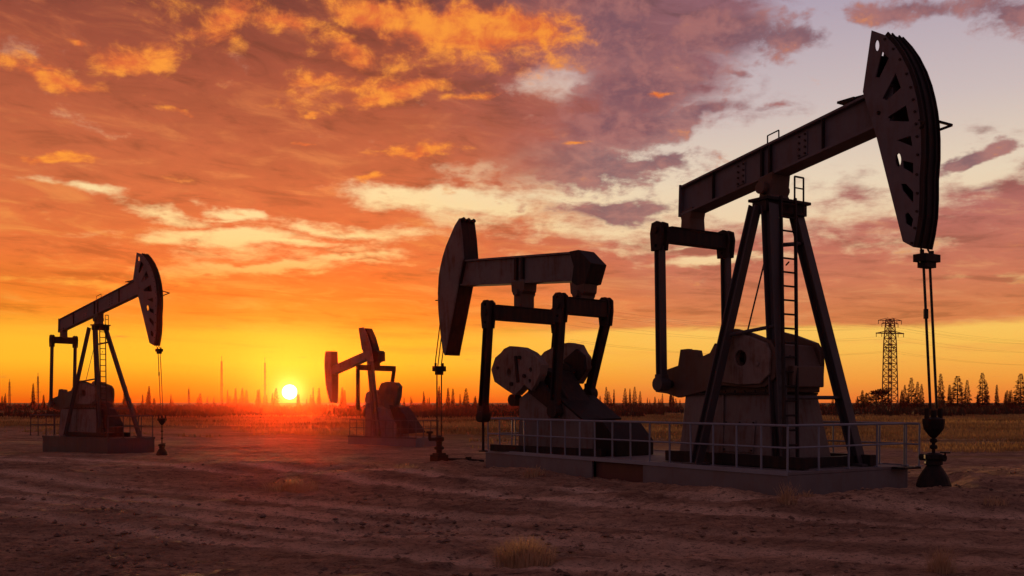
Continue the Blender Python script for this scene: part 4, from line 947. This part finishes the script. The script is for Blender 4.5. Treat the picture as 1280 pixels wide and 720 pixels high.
lit = mixc(side, ramp(el, -2, 26, [(-2,(250,170,60)),(26,(190,100,66)),(6,(252,168,72)),(12,(240,144,78)),(18,(206,108,64))]), ramp(el, -2, 26, [(-2,(240,170,100)),(26,(182,130,134)),(6,(232,158,104)),(10,(220,148,112)),(16,(186,132,130))]))
deck = mixc(math_('MULTIPLY', mrange(rip, .50, .74), .55), deck, lit)
drk = N('ShaderNodeVectorMath'); drk.operation = 'SCALE'; L(deck, drk.inputs[0]); L(mrange(rip, .30, .50, .70, 1.0), drk.inputs[3]); deck = drk.outputs[0]
# openings in the cloud deck: cream streaks and the pale clear area at upper right
gaps = [(900,215,330,85,-8,1.15),(1120,120,260,150,0,1.25),(1010,60,120,90,0,.9),(760,235,150,40,-14,.95),(620,262,140,22,8,.8),(700,110,80,34,-10,.75),(640,205,110,22,-12,.6),
 (300,296,170,17,-3,.85),(420,283,130,14,6,.7),(190,262,110,12,6,.7),(90,240,90,9,5,.6),(350,338,170,13,-4,.9),(440,326,90,8,-5,.7),(420,348,60,7,-6,.6),(90,356,120,8,3,.65),(250,345,70,6,0,.6),
 (320,310,230,46,-2,.42),(300,262,60,9,10,.8),(380,300,80,10,0,.8),(560,245,130,20,2,.75),(500,238,70,12,0,.7),(890,328,110,9,-3,.75),(600,330,100,8,-4,.5),(470,330,80,6,0,.55),(280,268,60,6,0,.5),(20,350,60,8,0,.6),(1240,225,110,26,4,.8),(860,308,60,6,-5,.5)]
gm = blobs(gaps)
low = mrange(math_('ADD', el, math_('MULTIPLY', math_('SUBTRACT', n3, .5), 2.2)), 2.9, 5.0, 0, 1)      # lower edge of the deck
lowR = mrange(math_('ADD', el, math_('MULTIPLY', math_('SUBTRACT', n1, .5), .9)), 3.95, 4.45, 0, 1)
lowm = math_('ADD', math_('MULTIPLY', low, math_('SUBTRACT', 1, side)), math_('MULTIPLY', lowR, side))
wisp = math_('ADD', math_('MULTIPLY', n1, .35), math_('ADD', math_('MULTIPLY', n2, .30), math_('MULTIPLY', n3, .35)))
gv = math_('ADD', gm, math_('MULTIPLY', math_('SUBTRACT', wisp, .5), 2.7))
gapA = mrange(gv, .16, .68)
deckA = math_('MULTIPLY', lowm, math_('SUBTRACT', 1, gapA))
sky = mixc(deckA, clear, deck)
# thin streaks in the low yellow band
stA = math_('MULTIPLY', mrange(n3, .52, .72), mrange(el, .8, 4.5)); stA = math_('MULTIPLY', stA, math_('SUBTRACT', 1, lowm))
sky = mixc(math_('MULTIPLY', stA, .55), sky, mixc(side, lin((236,140,44)), lin((232,142,74))))
# purple clouds inside the clear area
pur = [(800,110,150,60,-12,1.0),(730,40,170,50,4,1.05),(900,40,110,40,10,.9),(885,144,60,14,-8,.95),(760,160,140,40,-5,.95),(700,205,170,42,5,1.0),(820,205,60,16,-6,.85),(800,258,110,14,-5,.85),(970,140,80,10,-6,.6),
 (1215,201,54,11,-10,1.0),(1255,20,60,34,20,.95),(1140,8,90,14,4,.7),(935,86,26,8,0,.7),(990,45,60,16,8,.7),(760,270,120,16,2,.8),(1230,246,60,8,-3,.6)]
pv = math_('ADD', blobs(pur), math_('MULTIPLY', math_('SUBTRACT', math_('ADD', math_('MULTIPLY', n1, .5), math_('MULTIPLY', n2, .5)), .5), 2.7))
pA = mrange(pv, .24, .66)
pcol = mixc(mrange(n2, .35, .65), lin((122,80,92)), lin((166,106,104)))
pcol = mixc(mrange(az, 6, -4), pcol, lin((192,98,64)))
sky = mixc(math_('MULTIPLY', pA, .92), sky, pcol)
# bright orange lit puffs
puf = [(190,72,64,24,-6,1.0),(80,98,80,11,8,.95),(60,80,30,7,10,.7),(60,198,62,9,-4,.9),(40,200,30,7,0,.8),(300,22,60,30,-20,1.0),(360,30,60,20,-14,.85),(470,18,90,26,6,1.1),(590,42,140,28,-3,1.1),(430,62,60,30,30,.8),(505,115,90,16,-12,.95),(610,118,60,8,-6,.7),(412,105,30,9,-10,.8),(535,187,54,10,-6,.95),
 (388,182,26,5,0,.8),(480,222,30,6,-10,.7),(836,112,22,6,0,.8),(104,50,16,5,0,.8),(410,140,18,4,0,.7),(560,62,190,46,4,.55),(450,108,130,22,-8,.5),(280,30,90,40,-12,.5),(640,30,110,30,6,.9),(250,45,60,10,-25,.5),(715,185,24,5,0,.6),(230,150,40,5,5,.5)]
fv = math_('ADD', blobs(puf), math_('MULTIPLY', math_('SUBTRACT', math_('ADD', math_('MULTIPLY', n1, .4), math_('MULTIPLY', n2, .6)), .5), 2.4))
fA = mrange(fv, .20, .74)
fcol = mixc(mrange(n2, .38, .66), lin((224,104,50)), lin((252,152,52)))
sky = mixc(fA, sky, fcol)
# sun: halo and disc
dt = N('ShaderNodeVectorMath'); dt.operation = 'DOT_PRODUCT'; L(tc.outputs['Generated'], dt.inputs[0]); dt.inputs[1].default_value = sd
ang = math_('MULTIPLY', math_('ARCCOSINE', math_('MINIMUM', dt.outputs['Value'], 1.0)), 57.2958)
def gauss(s, amp): return math_('MULTIPLY', math_('EXPONENT', math_('MULTIPLY', math_('MULTIPLY', ang, ang), -1/(s*s))), amp)
def addc(a, f, col):
    n = N('ShaderNodeVectorMath'); n.operation = 'SCALE'; n.inputs[0].default_value = col; L(f, n.inputs[3]); k = N('ShaderNodeVectorMath'); k.operation = 'ADD'; val(a, k.inputs[0]); L(n.outputs[0], k.inputs[1]); return k.outputs[0]
sky = addc(sky, gauss(5, .02), (1,.50,.03)); sky = addc(sky, gauss(1.4, .12), (1,.62,.06)); sky = addc(sky, gauss(.7, .9), (1,.72,.20)); sky = addc(sky, mrange(ang, .44, .33), (6,5.6,4.4))
# behind the camera: darker dusk sky
back = math_('MULTIPLY', mrange(math_('ABSOLUTE', az), 38, 110), 1.0)
dusk = ramp(el, -5, 90, [(-5,(60,46,62)),(90,(92,76,92)),(10,(136,104,110)),(35,(114,90,106))])
sky = mixc(back, sky, dusk)
top = mrange(el, 24, 60); sky = mixc(top, sky, lin((92,70,84)))
gnd = mrange(el, -.2, -3); sky = mixc(gnd, sky, (.03,.02,.015))
b1 = N('ShaderNodeBackground'); L(sky, b1.inputs[0]); b1.inputs[1].default_value = .96
ns = N('ShaderNodeTexSky'); ns.sky_type = 'NISHITA'; ns.sun_disc = False; ns.sun_elevation = SUN_EL; ns.sun_rotation = SUN_AZ; ns.air_density = 1.5; ns.dust_density = 3
b2 = N('ShaderNodeBackground'); L(ns.outputs[0], b2.inputs[0]); b2.inputs[1].default_value = .02
ad = N('ShaderNodeAddShader'); L(b1.outputs[0], ad.inputs[0]); L(b2.outputs[0], ad.inputs[1]); out = N('ShaderNodeOutputWorld'); L(ad.outputs[0], out.inputs[0])

SC.view_settings.view_transform = 'Standard'; SC.view_settings.look = 'None'; SC.view_settings.exposure = 0; SC.view_settings.gamma = 1
SC.render.engine = 'CYCLES'; c = SC.cycles; c.use_denoising = True; c.max_bounces = 4; c.diffuse_bounces = 2; w.cycles.sampling_method = 'NONE'; c.volume_bounces = 0; c.transparent_max_bounces = 6; c.sample_clamp_indirect = 4
